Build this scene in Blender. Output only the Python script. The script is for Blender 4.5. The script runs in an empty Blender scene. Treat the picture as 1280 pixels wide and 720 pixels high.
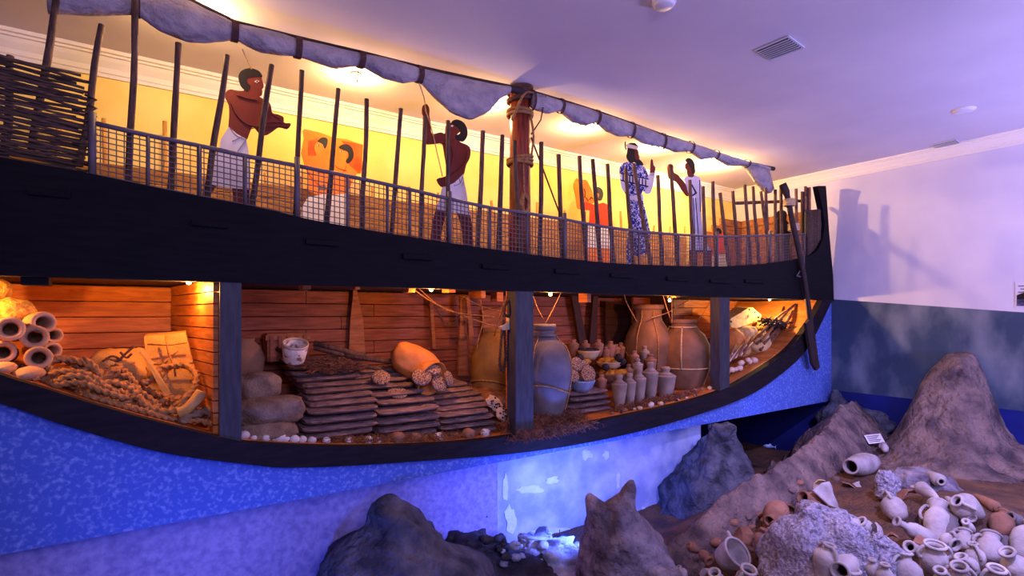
import bpy, bmesh, math, random
from mathutils import Vector, Matrix, noise, Euler

# ------------------------------------------------------------------ camera, world, lights, exposure
SC = bpy.context.scene
COL = SC.collection
PI = math.pi
E = 3.5                                   # eye height above the hall floor
FOC = 670.0
ANG = math.atan2(670, 980)
CA, SA = math.cos(ANG), math.sin(ANG)
HOR = 393.0

cam_d = bpy.data.cameras.new('camera'); cam = bpy.data.objects.new('camera', cam_d); COL.objects.link(cam)
cam.location = (0, 0, E); cam.rotation_euler = (PI/2, 0, -ANG)
cam_d.sensor_width = 36; cam_d.lens = FOC/1280*36; cam_d.shift_y = (HOR-360)/1280
cam_d.clip_start = 0.05; cam_d.clip_end = 100
SC.camera = cam

SC.view_settings.view_transform = 'Standard'; SC.view_settings.look = 'None'
SC.view_settings.gamma = 1; SC.view_settings.use_curve_mapping = False
SC.view_settings.exposure = 0.0

w = bpy.data.worlds.new('hall_ambient'); SC.world = w; w.use_nodes = True
w.node_tree.nodes['Background'].inputs[0].default_value = (0.38, 0.35, 0.90, 1)
w.node_tree.nodes['Background'].inputs[1].default_value = 0.17

def lamp(name, kind, loc, energy, color, size=0.1, aim=None, spot=None, blend=0.5, size_y=None):
    d = bpy.data.lights.new(name, kind); d.energy = energy; d.color = color
    if kind == 'AREA':
        d.size = size
        if size_y: d.shape = 'RECTANGLE'; d.size_y = size_y
    else:
        d.shadow_soft_size = size
    if kind == 'SPOT':
        d.spot_size = math.radians(spot); d.spot_blend = blend
    o = bpy.data.objects.new(name, d); COL.objects.link(o); o.location = loc
    if aim is not None:
        o.rotation_euler = (Vector(aim)-Vector(loc)).to_track_quat('-Z', 'Y').to_euler()
    return o

DECK_W = 95; HOLD_W = 2.3
VIOLET = (0.66, 0.54, 1.0); BLUE = (0.03, 0.10, 1.0); WARM = (1.0, 0.61, 0.24); AMBER = (1.0, 0.38, 0.07)
# violet hall lamps on the camera's side of the room
lamp('hall_lamp_wash', 'AREA', (6.5, -2.0, E+2.9), 200, (0.56, 0.46, 1.0), 1.6, aim=(9.5, 3.6, E-2.0))
lamp('hall_lamp_up', 'AREA', (10.5, -2.5, E-0.5), 680, (0.42, 0.38, 1.0), 1.5, aim=(10.5, 0.2, E+3.3))
lamp('hall_lamp_side', 'AREA', (0.5, -2.5, E+1.6), 260, (0.62, 0.50, 1.0), 1.5, aim=(5.0, 6.0, E+2.6))
lamp('seabed_spot', 'SPOT', (5.2, 0.2, E+3.0), 2700, (0.46, 0.40, 1.0), 0.12, aim=(9.3, 3.1, 0.8), spot=62, blend=0.8)
# blue flood lamps standing on the floor in front of the ship's base
lamp('blue_flood', 'SPOT', (5.0, 5.2, E-2.7), 330, (0.09, 0.16, 1.0), 0.12, aim=(5.3, 6.7, E-2.4), spot=170, blend=0.5)
lamp('blue_flood_left', 'SPOT', (0.3, 3.9, E-3.2), 240, (0.08, 0.15, 1.0), 0.12, aim=(1.4, 6.0, E-1.2), spot=125, blend=0.9)
lamp('blue_flood_right', 'SPOT', (9.6, 5.4, E-2.3), 14, (0.10, 0.17, 1.0), 0.12, aim=(10.5, 6.0, E-1.2), spot=140, blend=0.9)
# warm lamp that catches the sand at the foot of the ship
lamp('amber_spot', 'SPOT', (9.9, 5.75, E+3.1), 110, AMBER, 0.05, aim=(9.9, 4.3, E-2.6), spot=34, blend=0.9)

# ------------------------------------------------------------------ pixel helpers
def ray(px, py):
    r = (px-640)/FOC
    return Vector((r*CA+SA, -r*SA+CA, (HOR-py)/FOC))
def atT(px, py, t): return Vector((0, 0, E)) + ray(px, py)*t
def at(px, py, Y): d = ray(px, py); return Vector((0, 0, E)) + d*(Y/d.y)
def atX(px, py, X): d = ray(px, py); return Vector((0, 0, E)) + d*(X/d.x)
def atZ(px, py, z): d = ray(px, py); return Vector((0, 0, E)) + d*((z-E)/d.z)
def tY(px, Y): return Y/ray(px, 0).y
def mpp(px, Y): return tY(px, Y)/FOC      # metres per pixel at that column on plane Y
RIGHT = Vector((CA, -SA, 0)); FWD = Vector((SA, CA, 0)); UP = Vector((0, 0, 1))

def catmull(pts, n=6):
    out = []
    P = [Vector(p) for p in pts]
    P = [2*P[0]-P[1]] + P + [2*P[-1]-P[-2]]
    for i in range(1, len(P)-2):
        for k in range(n):
            t = k/n
            a, b, c, d = P[i-1], P[i], P[i+1], P[i+2]
            out.append(0.5*((2*b)+(c-a)*t+(2*a-5*b+4*c-d)*t*t+(3*b-a-3*c+d)*t**3))
    out.append(P[-2].copy())
    return out

def interp(tab, x):
    if x <= tab[0][0]: return tab[0][1]
    for (a, b), (c, d) in zip(tab, tab[1:]):
        if x <= c: return b+(d-b)*(x-a)/(c-a)
    return tab[-1][1]
def sstep(a, b, x):
    t = max(0, min(1, (x-a)/(b-a))); return t*t*(3-2*t)

# ------------------------------------------------------------------ materials
def lin(c):
    return tuple(((v/255)/12.92 if v/255 <= 0.04045 else ((v/255+0.055)/1.055)**2.4) for v in c)+(1,)
MATS = {}
def mat(name, c1, c2=None, scale=4, detail=5, rough=0.75, bump=0, bscale=30, metal=0, stretch=(1, 1, 1), rnd=0, emit=0, kind='noise', lo=0.35, hi=0.65, dist=0.0, spec=0.3, bdist=0.03):
    m = bpy.data.materials.new(name); m.use_nodes = True; MATS[name] = m
    nt = m.node_tree; N = nt.nodes; L = nt.links; b = N['Principled BSDF']
    b.inputs['Roughness'].default_value = rough; b.inputs['Metallic'].default_value = metal
    b.inputs['Specular IOR Level'].default_value = spec
    tc = N.new('ShaderNodeTexCoord'); mp = N.new('ShaderNodeMapping'); L.new(tc.outputs['Object'], mp.inputs[0]); mp.inputs['Scale'].default_value = stretch
    col = None
    if c2 is not None:
        if kind == 'voronoi':
            t = N.new('ShaderNodeTexVoronoi'); t.inputs['Scale'].default_value = scale; fac = t.outputs['Distance']
        elif kind == 'wave':
            t = N.new('ShaderNodeTexWave'); t.inputs['Scale'].default_value = scale; t.inputs['Distortion'].default_value = dist; t.inputs['Detail'].default_value = detail; fac = t.outputs['Fac']
        else:
            t = N.new('ShaderNodeTexNoise'); t.inputs['Scale'].default_value = scale; t.inputs['Detail'].default_value = detail; t.inputs['Distortion'].default_value = dist; fac = t.outputs['Fac']
        L.new(mp.outputs[0], t.inputs['Vector'])
        rp = N.new('ShaderNodeValToRGB'); rp.color_ramp.elements[0].position = lo; rp.color_ramp.elements[1].position = hi
        rp.color_ramp.elements[0].color = lin(c1); rp.color_ramp.elements[1].color = lin(c2)
        L.new(fac, rp.inputs[0]); col = rp.outputs[0]
    else:
        rg = N.new('ShaderNodeRGB'); rg.outputs[0].default_value = lin(c1); col = rg.outputs[0]
    if rnd:
        oi = N.new('ShaderNodeObjectInfo'); mr = N.new('ShaderNodeMapRange'); mr.inputs[3].default_value = 1-rnd; mr.inputs[4].default_value = 1+rnd
        L.new(oi.outputs['Random'], mr.inputs[0])
        hs = N.new('ShaderNodeHueSaturation'); L.new(mr.outputs[0], hs.inputs['Value']); L.new(col, hs.inputs['Color']); col = hs.outputs[0]
    L.new(col, b.inputs['Base Color'])
    if emit:
        b.inputs['Emission Color'].default_value = lin(c1); b.inputs['Emission Strength'].default_value = emit
    if bump:
        t2 = N.new('ShaderNodeTexNoise'); t2.inputs['Scale'].default_value = bscale; t2.inputs['Detail'].default_value = 10
        L.new(mp.outputs[0], t2.inputs['Vector'])
        bp = N.new('ShaderNodeBump'); bp.inputs['Strength'].default_value = bump; bp.inputs['Distance'].default_value = bdist
        L.new(t2.outputs['Fac'], bp.inputs['Height']); L.new(bp.outputs[0], b.inputs['Normal'])
    return m

mat('ceiling_paint', (226, 218, 222), (214, 206, 214), scale=0.6, rough=0.9)
mat('yellow_plaster', (250, 224, 130), (240, 198, 90), scale=1.1, detail=7, rough=0.9, lo=0.4, hi=0.75)
mat('white_plaster', (226, 220, 226), (212, 206, 216), scale=0.7, rough=0.9)
mat('moulding_white', (240, 232, 220), rough=0.7)
mat('sea_paint', (60, 76, 98), (142, 150, 158), scale=1.6, detail=10, rough=0.85, lo=0.45, hi=0.85, stretch=(1, 1, 0.5))
mat('deep_blue_paint', (22, 34, 120), (16, 26, 92), scale=1, rough=0.8)
mat('hull_blue', (72, 98, 184), (150, 170, 225), scale=26, detail=14, rough=0.85, lo=0.5, hi=0.85, bump=0.1, bscale=60)
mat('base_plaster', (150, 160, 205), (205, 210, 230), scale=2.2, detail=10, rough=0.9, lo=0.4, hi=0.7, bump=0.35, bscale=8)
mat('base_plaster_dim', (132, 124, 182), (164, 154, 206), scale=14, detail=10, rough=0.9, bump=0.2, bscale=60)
mat('peeled_plaster', (225, 230, 240), (205, 212, 230), scale=6, rough=0.95, bump=0.4, bscale=20)
mat('black_timber', (13, 11, 15), (20, 17, 21), scale=3, rough=0.75, stretch=(1, 1, 8), spec=0.12)
mat('keel_timber', (34, 25, 30), (22, 17, 21), scale=4, rough=0.75, stretch=(1, 1, 6), spec=0.15)
mat('post_grey', (46, 44, 50), (62, 60, 66), scale=6, rough=0.6, stretch=(4, 4, 0.6), bump=0.1)
mat('plank_red', (150, 82, 52), (108, 54, 34), scale=5, detail=8, rough=0.6, stretch=(0.5, 1, 5), rnd=0.12)
mat('plank_amber', (196, 120, 56), (160, 88, 36), scale=4, detail=8, rough=0.55, stretch=(0.6, 0.6, 5), rnd=0.10, dist=1.0)
mat('dark_board', (72, 40, 30), (50, 28, 22), scale=4, rough=0.7, stretch=(5, 5, 0.6), rnd=0.1)
mat('plank_straw', (180, 128, 62), (138, 92, 42), scale=8, detail=8, rough=0.8, stretch=(0.5, 1, 6), rnd=0.12)
mat('stake_wood', (112, 82, 64), (72, 50, 42), scale=8, rough=0.8, stretch=(4, 4, 0.8), rnd=0.15, bump=0.3, bscale=30)
mat('stake_yellow_lit', (200, 150, 80), (170, 120, 56), scale=8, rough=0.8, stretch=(4, 4, 0.8), rnd=0.12)  # far stakes only: their yellow lighting is put into the wood colour
mat('mast_wood', (158, 66, 38), (92, 38, 26), scale=6, detail=8, rough=0.45, stretch=(4, 4, 0.4), bump=0.15, bscale=20)
mat('reed', (100, 76, 60), (58, 42, 38), scale=8, rough=0.8, stretch=(1, 8, 8), rnd=0.3)
mat('metal_grid', (98, 86, 90), rough=0.55, metal=0.1)
mat('sailcloth', (182, 168, 162), (150, 138, 140), scale=2.5, detail=8, rough=0.9, bump=0.9, bscale=4, bdist=0.10, stretch=(1.6, 2, 2.2))
mat('lashing', (96, 62, 52), (70, 44, 40), scale=20, rough=0.9)
mat('rope_tan', (176, 128, 78), (132, 90, 52), scale=30, rough=0.95)
mat('rope_pale', (206, 178, 138), (176, 146, 106), scale=30, rough=0.95)
mat('rope_dark', (96, 66, 44), (64, 44, 32), scale=30, rough=0.95)
mat('skin_red', (112, 43, 29), (98, 36, 25), scale=3, rough=0.7)
mat('skin_line', (84, 24, 20), rough=0.7)
mat('hair_black', (18, 14, 16), rough=0.6)
mat('kilt_white', (226, 218, 214), (212, 202, 200), scale=4, rough=0.8)
mat('line_grey', (110, 100, 104), rough=0.8)
mat('orange_paint', (228, 128, 36), (214, 108, 28), scale=4, rough=0.8)
mat('orange_deep', (206, 66, 14), (220, 96, 28), scale=5, rough=0.8)
mat('skin_orange', (234, 134, 44), (222, 118, 36), scale=5, rough=0.8)
mat('red_cloth', (222, 66, 30), (206, 54, 26), scale=4, rough=0.8)
mat('eye_white', (235, 230, 220), rough=0.6)
mat('robe_blue', (30, 34, 112), (216, 212, 226), scale=17, detail=3, rough=0.8, lo=0.5, hi=0.56, dist=1.5)
mat('robe_white', (214, 210, 218), (196, 194, 206), scale=5, rough=0.8)
mat('navy_line', (26, 28, 70), rough=0.8)
mat('clay_pink', (198, 160, 124), (168, 130, 98), scale=5, detail=8, rough=0.85, bump=0.2, bscale=40, rnd=0.12)
mat('clay_pale', (184, 174, 172), (138, 126, 126), scale=4, detail=9, rough=0.9, bump=0.3, bscale=30, rnd=0.18)
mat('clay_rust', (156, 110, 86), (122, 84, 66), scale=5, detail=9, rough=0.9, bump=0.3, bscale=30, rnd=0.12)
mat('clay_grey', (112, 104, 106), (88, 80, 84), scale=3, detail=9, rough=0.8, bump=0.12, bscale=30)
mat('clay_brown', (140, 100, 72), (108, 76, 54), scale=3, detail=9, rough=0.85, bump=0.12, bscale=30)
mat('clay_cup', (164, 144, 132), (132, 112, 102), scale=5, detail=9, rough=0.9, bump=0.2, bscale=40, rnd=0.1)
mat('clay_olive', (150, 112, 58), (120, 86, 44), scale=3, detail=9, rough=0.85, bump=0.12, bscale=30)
mat('burlap', (196, 150, 86), (170, 124, 66), scale=6, detail=9, rough=0.95, bump=0.35, bscale=60)
mat('burlap_pale', (222, 192, 132), (200, 164, 104), scale=6, detail=9, rough=0.95, bump=0.35, bscale=60)
mat('sack_grey', (150, 124, 100), (112, 90, 74), scale=6, detail=9, rough=0.95, bump=0.6, bscale=40, rnd=0.08)
mat('leather_orange', (206, 132, 62), (182, 108, 48), scale=4, detail=7, rough=0.7, bump=0.2, bscale=20)
mat('wicker_yellow', (222, 176, 84), (176, 128, 52), scale=26, detail=5, rough=0.9, bump=0.8, bscale=30)
mat('slab_copper', (160, 130, 122), (92, 70, 70), scale=9, detail=9, rough=0.75, bump=0.5, bscale=26, rnd=0.22, stretch=(0.5, 1, 1))
mat('disc_copper', (190, 150, 120), (96, 66, 52), scale=60, detail=2, rough=0.85, bump=0.8, bscale=60, lo=0.42, hi=0.58)
mat('twig_brown', (134, 84, 58), (90, 56, 42), scale=10, rough=0.9, rnd=0.2)
mat('straw', (150, 98, 56), (104, 64, 40), scale=10, rough=0.95)
mat('pebble_white', (222, 212, 206), (190, 180, 176), scale=5, rough=0.7, rnd=0.15)
mat('white_bucket', (222, 204, 190), (120, 90, 76), scale=18, detail=3, rough=0.9, bump=0.5, bscale=20, lo=0.5, hi=0.66, kind='noise')
mat('coral_white', (216, 188, 168), (196, 166, 146), scale=10, rough=0.9, bump=0.4)
mat('dark_food', (52, 42, 46), (36, 28, 32), scale=14, rough=0.8, rnd=0.2)
mat('ochre_food', (196, 136, 40), (160, 104, 30), scale=14, rough=0.8, bump=0.6, rnd=0.15)
mat('bowl_cream', (212, 186, 150), (190, 160, 126), scale=8, rough=0.8)
mat('bowl_blue', (150, 166, 196), (120, 136, 176), scale=8, rough=0.8)
mat('rock_violet', (156, 144, 154), (84, 74, 86), scale=3.5, detail=14, rough=0.95, bump=1.0, bscale=9, bdist=0.12)
mat('rock_dark', (100, 100, 112), (50, 50, 62), scale=3.5, detail=14, rough=0.95, bump=1.0, bscale=9, bdist=0.12)
mat('rock_brown', (146, 122, 112), (78, 64, 68), scale=2.6, detail=14, rough=0.95, bump=1.0, bscale=11, bdist=0.14)
mat('rock_pale', (190, 182, 198), (128, 120, 136), scale=26, detail=14, rough=0.95, bump=1.0, bscale=24, bdist=0.10)
mat('sand', (122, 86, 62), (74, 54, 50), scale=2.2, detail=14, rough=0.95, bump=1.0, bscale=20, bdist=0.07)
mat('rubble_pale', (186, 192, 210), (140, 146, 172), scale=6, rough=0.95, bump=0.6)
mat('rubble_dark', (70, 66, 78), (46, 44, 54), scale=6, rough=0.95, bump=0.6)
mat('card_white', (236, 230, 226), rough=0.6)
mat('ink', (40, 36, 44), rough=0.7)
mat('photo_dark', (30, 28, 52), (96, 92, 130), scale=14, rough=0.5)
mat('vent_white', (206, 206, 214), rough=0.5)
mat('vent_dark', (50, 50, 60), rough=0.6)
mat('plastic_white', (226, 220, 226), rough=0.4)
mat('bulb_glow', (255, 214, 140), emit=30)
mat('bulb_hold', (255, 190, 100), emit=25)
mat('lamp_metal', (120, 110, 100), rough=0.4, metal=0.7)
mat('fish_silver', (150, 170, 200), (90, 110, 150), scale=8, rough=0.35)
mat('fish_dark', (40, 46, 70), rough=0.5)
mat('oar_dark', (40, 28, 28), (60, 42, 38), scale=6, rough=0.7, stretch=(4, 4, 0.6))
mat('chest_wood', (170, 110, 72), (130, 80, 52), scale=5, rough=0.8, stretch=(0.6, 2, 4))
mat('box_tan', (226, 196, 130), (200, 164, 96), scale=6, rough=0.85, bump=0.3)
M = MATS
# flaking patches of colour on the plaster under the ship and stains on walls are material wear

# ------------------------------------------------------------------ mesh helpers
ICO = {}
ABS = {}                                  # world position of the frame each part's verts are written in
def ico(n):
    if n not in ICO:
        bm = bmesh.new(); bmesh.ops.create_icosphere(bm, subdivisions=n, radius=1)
        ICO[n] = ([v.co.copy() for v in bm.verts], [[v.index for v in f.verts] for f in bm.faces]); bm.free()
    return ICO[n]

class MB:
    def __init__(s): s.v = []; s.f = []; s.sm = []
    def add(s, vs, fs, smooth=False):
        o = len(s.v); s.v += [Vector(v) for v in vs]
        for f in fs: s.f.append([i+o for i in f]); s.sm.append(smooth)
        return s
    def hexa(s, p, smooth=False):       # 8 points: bottom 4 ccw, top 4 ccw
        return s.add(p, [(3, 2, 1, 0), (4, 5, 6, 7), (0, 1, 5, 4), (1, 2, 6, 5), (2, 3, 7, 6), (3, 0, 4, 7)], smooth)
    def box(s, lo, hi, Mx=None):
        x0, y0, z0 = lo; x1, y1, z1 = hi
        p = [Vector(q) for q in ((x0, y0, z0), (x1, y0, z0), (x1, y1, z0), (x0, y1, z0), (x0, y0, z1), (x1, y0, z1), (x1, y1, z1), (x0, y1, z1))]
        if Mx is not None: p = [Mx @ q for q in p]
        return s.hexa(p)
    def bevbox(s, lo, hi, b=0.01, Mx=None):
        x0, y0, z0 = lo; x1, y1, z1 = hi
        vs = []; 
        for z, i in ((z0, b), (z0+b, 0), (z1-b, 0), (z1, b)):
            for (x, y) in ((x0, y0), (x1, y0), (x1, y1), (x0, y1)):
                sx = b if x == x0 else -b; sy = b if y == y0 else -b
                if i: vs += [Vector((x+sx, y+sy, z))]*1
                else: vs += [Vector((x, y, z))]
        if Mx is not None: vs = [Mx @ q for q in vs]
        fs = [(3, 2, 1, 0), (12, 13, 14, 15)]
        for r in range(3):
            for k in range(4):
                a = r*4+k; c = r*4+(k+1) % 4; fs.append((a, c, c+4, a+4))
        return s.add(vs, fs)
    def tube(s, pts, rad, n=8, cap=True, smooth=True, strands=0, twist=0.0, flat=1.0, closed=False):
        pts = [Vector(p) for p in pts]; m = len(pts)
        if not hasattr(rad, '__len__'): rad = [rad]*m
        T = []
        for i in range(m):
            if closed: d = pts[(i+1) % m]-pts[i-1]
            else: d = pts[min(i+1, m-1)]-pts[max(i-1, 0)]
            T.append(d.normalized() if d.length > 1e-9 else Vector((0, 0, 1)))
        u = T[0].orthogonal().normalized(); vs = []; ln = 0
        for i in range(m):
            u = (u-T[i]*u.dot(T[i])); u = u.normalized() if u.length > 1e-6 else T[i].orthogonal().normalized()
            v = T[i].cross(u)
            if i: ln += (pts[i]-pts[i-1]).length
            for k in range(n):
                a = 2*PI*k/n; rr = rad[i]
                if strands: rr *= 0.76+0.34*math.cos(strands*a-ln*twist)
                vs.append(pts[i]+(u*math.cos(a)+v*math.sin(a)*flat)*rr)
        fs = []
        for i in range(m if closed else m-1):
            for k in range(n):
                a = i*n+k; b = i*n+(k+1) % n; c = ((i+1) % m)*n; fs.append((a, b, c+(k+1) % n, c+k))
        if cap and not closed: fs += [tuple(range(n))[::-1], tuple(range((m-1)*n, m*n))]
        return s.add(vs, fs, smooth)
    def rope(s, pts, r, n=9, step=None):
        return s.tube(resample(pts, step or r*0.42), r*1.08, n, strands=3, twist=3.0/r)
    def lathe(s, prof, n=24, Mx=None, wob=0, seed=0, caps=(1, 1)):
        vs = []; fs = []; m = len(prof)
        for (r, z) in prof:
            for k in range(n):
                a = 2*PI*k/n; p = Vector((max(r, 1e-4)*math.cos(a), max(r, 1e-4)*math.sin(a), z))
                if wob:
                    d = noise.noise(Vector((p.x*2.2+seed*7.1, p.y*2.2, p.z*1.6)))*wob; p.x *= 1+d; p.y *= 1+d
                vs.append(Mx @ p if Mx is not None else p)
        for i in range(m-1):
            for k in range(n):
                a = i*n+k; b = i*n+(k+1) % n; fs.append((a, b, b+n, a+n))
        if caps[0]: fs.append(tuple(range(n))[::-1])
        if caps[1]: fs.append(tuple(range((m-1)*n, m*n)))
        return s.add(vs, fs, True)
    def prism(s, poly, d):              # 3D polygon extruded by vector d
        n = len(poly); d = Vector(d); a = [Vector(p) for p in poly]; b = [p+d for p in a]
        return s.add(a+b, [tuple(range(n)), tuple(range(n, 2*n))[::-1]] + [(i, i+n, (i+1) % n+n, (i+1) % n) for i in range(n)])
    def blob(s, c, r, seed=0, amp=0.15, freq=1.6, n=3, Mx=None, sq=1.0, flat_bottom=None):
        V, F = ico(n); vs = []
        for p in V:
            q = p.copy()
            if sq != 1.0: q = Vector([math.copysign(abs(x)**sq, x) for x in q])
            q *= 1+amp*noise.fractal(p*freq+Vector((seed*3.7, seed*1.3, 0)), 1.0, 2.0, 4)
            q = Vector((q.x*r[0], q.y*r[1], q.z*r[2]))
            if flat_bottom is not None and q.z < -r[2]*flat_bottom: q.z = -r[2]*flat_bottom
            if Mx is not None: q = Mx @ q
            vs.append(q+Vector(c))
        return s.add(vs, F, True)
    def build(s, name, m, parent=None, rel=True, origin=None, kind=None):
        """verts are in world space; the object's origin goes to `origin`, or under an unrotated parent's frame"""
        if parent is not None:
            off = Vector(ABS.get(parent.name, tuple(parent.location))) if rel else Vector((0, 0, 0)); loc = None
        else:
            if origin is None:
                xs = [v.x for v in s.v]; ys = [v.y for v in s.v]; zs = [v.z for v in s.v]
                origin = Vector(((min(xs)+max(xs))/2, (min(ys)+max(ys))/2, min(zs)))
            off = Vector(origin); loc = off
        me = bpy.data.meshes.new(name); me.from_pydata([v-off for v in s.v], [], s.f)
        me.polygons.foreach_set('use_smooth', s.sm); me.update()
        bm = bmesh.new(); bm.from_mesh(me); bmesh.ops.recalc_face_normals(bm, faces=bm.faces); bm.to_mesh(me); bm.free()
        me.materials.append(M[m] if isinstance(m, str) else m)
        o = bpy.data.objects.new(name, me); COL.objects.link(o)
        if parent is not None: o.parent = parent; ABS[o.name] = tuple(off)
        if loc is not None: o.location = loc
        if kind: o['kind'] = kind
        return o

def resample(pts, step):
    pts = [Vector(p) for p in pts]; out = [pts[0].copy()]; acc = 0
    for a, b in zip(pts, pts[1:]):
        L = (b-a).length
        if L < 1e-9: continue
        d = step-acc
        while d <= L:
            out.append(a+(b-a)*(d/L)); d += step
        acc = (acc+L) % step
    if (out[-1]-pts[-1]).length > step*0.3: out.append(pts[-1].copy())
    return out

def tag(o, label, cat, group=None):
    o['label'] = label; o['category'] = cat
    if group: o['group'] = group
    return o
def thing(name, label, cat, loc=(0, 0, 0), group=None):
    o = bpy.data.objects.new(name, None); COL.objects.link(o); o.location = loc; o.empty_display_size = 0.1
    return tag(o, label, cat, group)
def copy_tree(o, loc=None, rot=None, parent=None):
    c = o.copy(); COL.objects.link(c)
    if parent is not None: c.parent = parent
    if loc is not None: c.location = loc
    if rot is not None: c.rotation_euler = rot
    for ch in list(o.children): copy_tree(ch, parent=c)
    return c
ORD = ['first', 'second', 'third', 'fourth', 'fifth', 'sixth', 'seventh', 'eighth', 'ninth', 'tenth', 'eleventh', 'twelfth', 'thirteenth', 'fourteenth', 'fifteenth', 'sixteenth', 'seventeenth', 'eighteenth', 'nineteenth', 'twentieth']
def ordn(i):
    return ORD[i] if i < 20 else ('twenty-' if i < 29 else 'thirty-' if i > 29 else 'thirtieth')+(ORD[i % 10] if i != 29 else '')
rng = random.Random(7)
# ================================================================== THE ROOM
XW = 13.0; YB = 8.53; CZ = E+3.3; YS = 6.0           # right wall, back wall, ceiling, ship's cut plane
def structure(mb, name, m, parent=None):
    o = mb.build(name, m, parent)
    if parent is None: o['kind'] = 'structure'
    return o
structure(MB().box((-5, -4, CZ), (XW+0.2, YB+0.2, CZ+0.15)), 'ceiling', 'ceiling_paint')
structure(MB().box((-5, YB, E+0.2), (XW+0.2, YB+0.2, CZ)), 'wall_back', 'yellow_plaster')
structure(MB().box((-5, YB, -0.3), (XW+0.2, YB+0.2, E+0.2)), 'wall_back_lower', 'deep_blue_paint')
pa = atX(1040, 374, XW); pb = atX(1280, 390.5, XW); sl = (pb.z-pa.z)/(pb.y-pa.y)
zl = lambda y: pa.z+sl*(y-pa.y)
def wall_strip(z0a, z0b, z1a, z1b, name, m, y0=-4, y1=YB+0.2):
    p = [(XW, y0, z0a), (XW+0.2, y0, z0a), (XW+0.2, y1, z0b), (XW, y1, z0b), (XW, y0, z1a), (XW+0.2, y0, z1a), (XW+0.2, y1, z1b), (XW, y1, z1b)]
    return structure(MB().hexa(p), name, m)
zd = atX(1280, 514, XW).z
wall_strip(zl(-4), zl(YB+.2), CZ, CZ, 'wall_right', 'white_plaster')
wall_strip(zd, zd, zl(-4), zl(YB+.2), 'wall_right_painted', 'sea_paint')
wall_strip(-0.3, -0.3, zd, zd, 'wall_right_dado', 'deep_blue_paint')
# crown mouldings
prof = [(0, 0), (0, -0.30), (0.03, -0.30), (0.035, -0.26), (0.05, -0.25), (0.055, -0.19), (0.10, -0.12), (0.12, -0.075), (0.15, -0.07), (0.155, -0.045), (0.19, -0.04), (0.20, 0)]
b = MB(); b.prism([(-5, YB-d, CZ+z) for d, z in prof], (XW+5, 0, 0)); structure(b, 'trim_crown_back', 'moulding_white')
b = MB(); b.prism([(XW-d*0.8, -4, CZ+z*0.8) for d, z in prof], (0, YB+4, 0)); structure(b, 'trim_crown_right', 'moulding_white')

# base under the ship: two plastered faces that meet in a corner, then a dark blue recess
ZP = E-1.98                                           # lower edge of the blue hull facing
cA = at(622, 600, 6.75); cB = at(876, 600, 6.35)
def wallquad(x0, y0, x1, y1, z0, z1, name, m, th=0.15):
    d = Vector((x1-x0, y1-y0, 0)).normalized(); nrm = Vector((-d.y, d.x, 0))*th
    a, c = Vector((x0, y0, 0)), Vector((x1, y1, 0))
    P = [a, c, c+nrm, a+nrm]
    return structure(MB().hexa([p+Vector((0, 0, z0)) for p in P]+[p+Vector((0, 0, z1)) for p in P]), name, m)
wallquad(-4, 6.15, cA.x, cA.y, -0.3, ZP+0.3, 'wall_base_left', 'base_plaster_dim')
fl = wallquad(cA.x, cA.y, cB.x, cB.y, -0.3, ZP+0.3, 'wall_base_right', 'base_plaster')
# patches where the paint has peeled off the base: thin raised flakes
wb = None
nB = Vector((-(cB.y-cA.y), cB.x-cA.x, 0)).normalized()
def on_base(px, py, off):
    d = ray(px, py); o = Vector((0, 0, E)); t = (cA-o).dot(nB)/d.dot(nB)
    return o+d*t-nB*off
for (cx, cy, w_, h_, sd) in [(808, 655, 22, 22, 1), (733, 568, 7, 8, 2), (757, 569, 5, 6, 3), (632, 610, 4, 24, 4), (638, 648, 8, 18, 5), (662, 612, 18, 6, 6), (772, 600, 3, 14, 7), (700, 668, 44, 10, 8), (775, 668, 50, 14, 9), (690, 600, 10, 5, 10)]:
    r = random.Random(sd); n = 14; poly = []
    for k in range(n):
        a = 2*PI*k/n; q = 0.55+0.6*r.random()
        poly.append(on_base(cx+math.cos(a)*w_*q, cy+math.sin(a)*h_*q, 0.0))
    MB().prism(poly, -nB*0.012).build('flake', 'peeled_plaster', fl)

# ================================================================== THE SHIP (cut open lengthwise)
S = lambda px, py: (at(px, py, YS).x, at(px, py, YS).z)
def curve(pts, extra=(), n=5): return [(p.x, p.y) for p in catmull([Vector((x, z, 0)) for x, z in list(extra)+[S(*q) for q in pts]], n)]
ship = thing('merchant_ship', 'long dark cutaway wooden trading ship with cargo hold open along its side', 'ship', (5.5, YS, ZP))
band_top = curve([(0, 198), (110, 218), (220, 241), (330, 262), (395, 277), (500, 295), (620, 313), (700, 323), (760, 329), (810, 331.5), (860, 333), (905, 333), (950, 330), (985, 326), (1008, 320), (1018, 313), (1024, 301), (1027, 282), (1025, 262)],
                 [(-2.9, E+1.62), (-2.0, E+1.40)])
stem = [S(1019, 233), S(1029, 233), S(1033, 290), S(1038, 345), S(1039, 376)]
ZB = E+0.315
band = band_top+stem+[(12.62, ZB), (-2.3, ZB), (-2.75, E+1.0)]
MB().prism([(x, YS-0.06, z) for x, z in band], (0, 0.12, 0)).build('wale', 'black_timber', ship)
inner = curve([(0, 466), (57, 484), (147, 512), (275, 545), (330, 553), (440, 556.5), (560, 552), (640, 543), (720, 530), (800, 514), (860, 500), (905, 485), (949, 460), (982, 436), (1007, 405), (1024, 375)], [(-2.15, ZB), (-1.6, E-0.12)])
outer = curve([(0, 502), (83, 530), (200, 563), (306, 578), (367, 582.5), (487, 577), (660, 563), (774, 543), (866, 518), (929, 495), (967, 471), (998, 444), (1015, 418), (1036, 375)], [(-2.45, ZB), (-1.8, E-0.35)])
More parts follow.
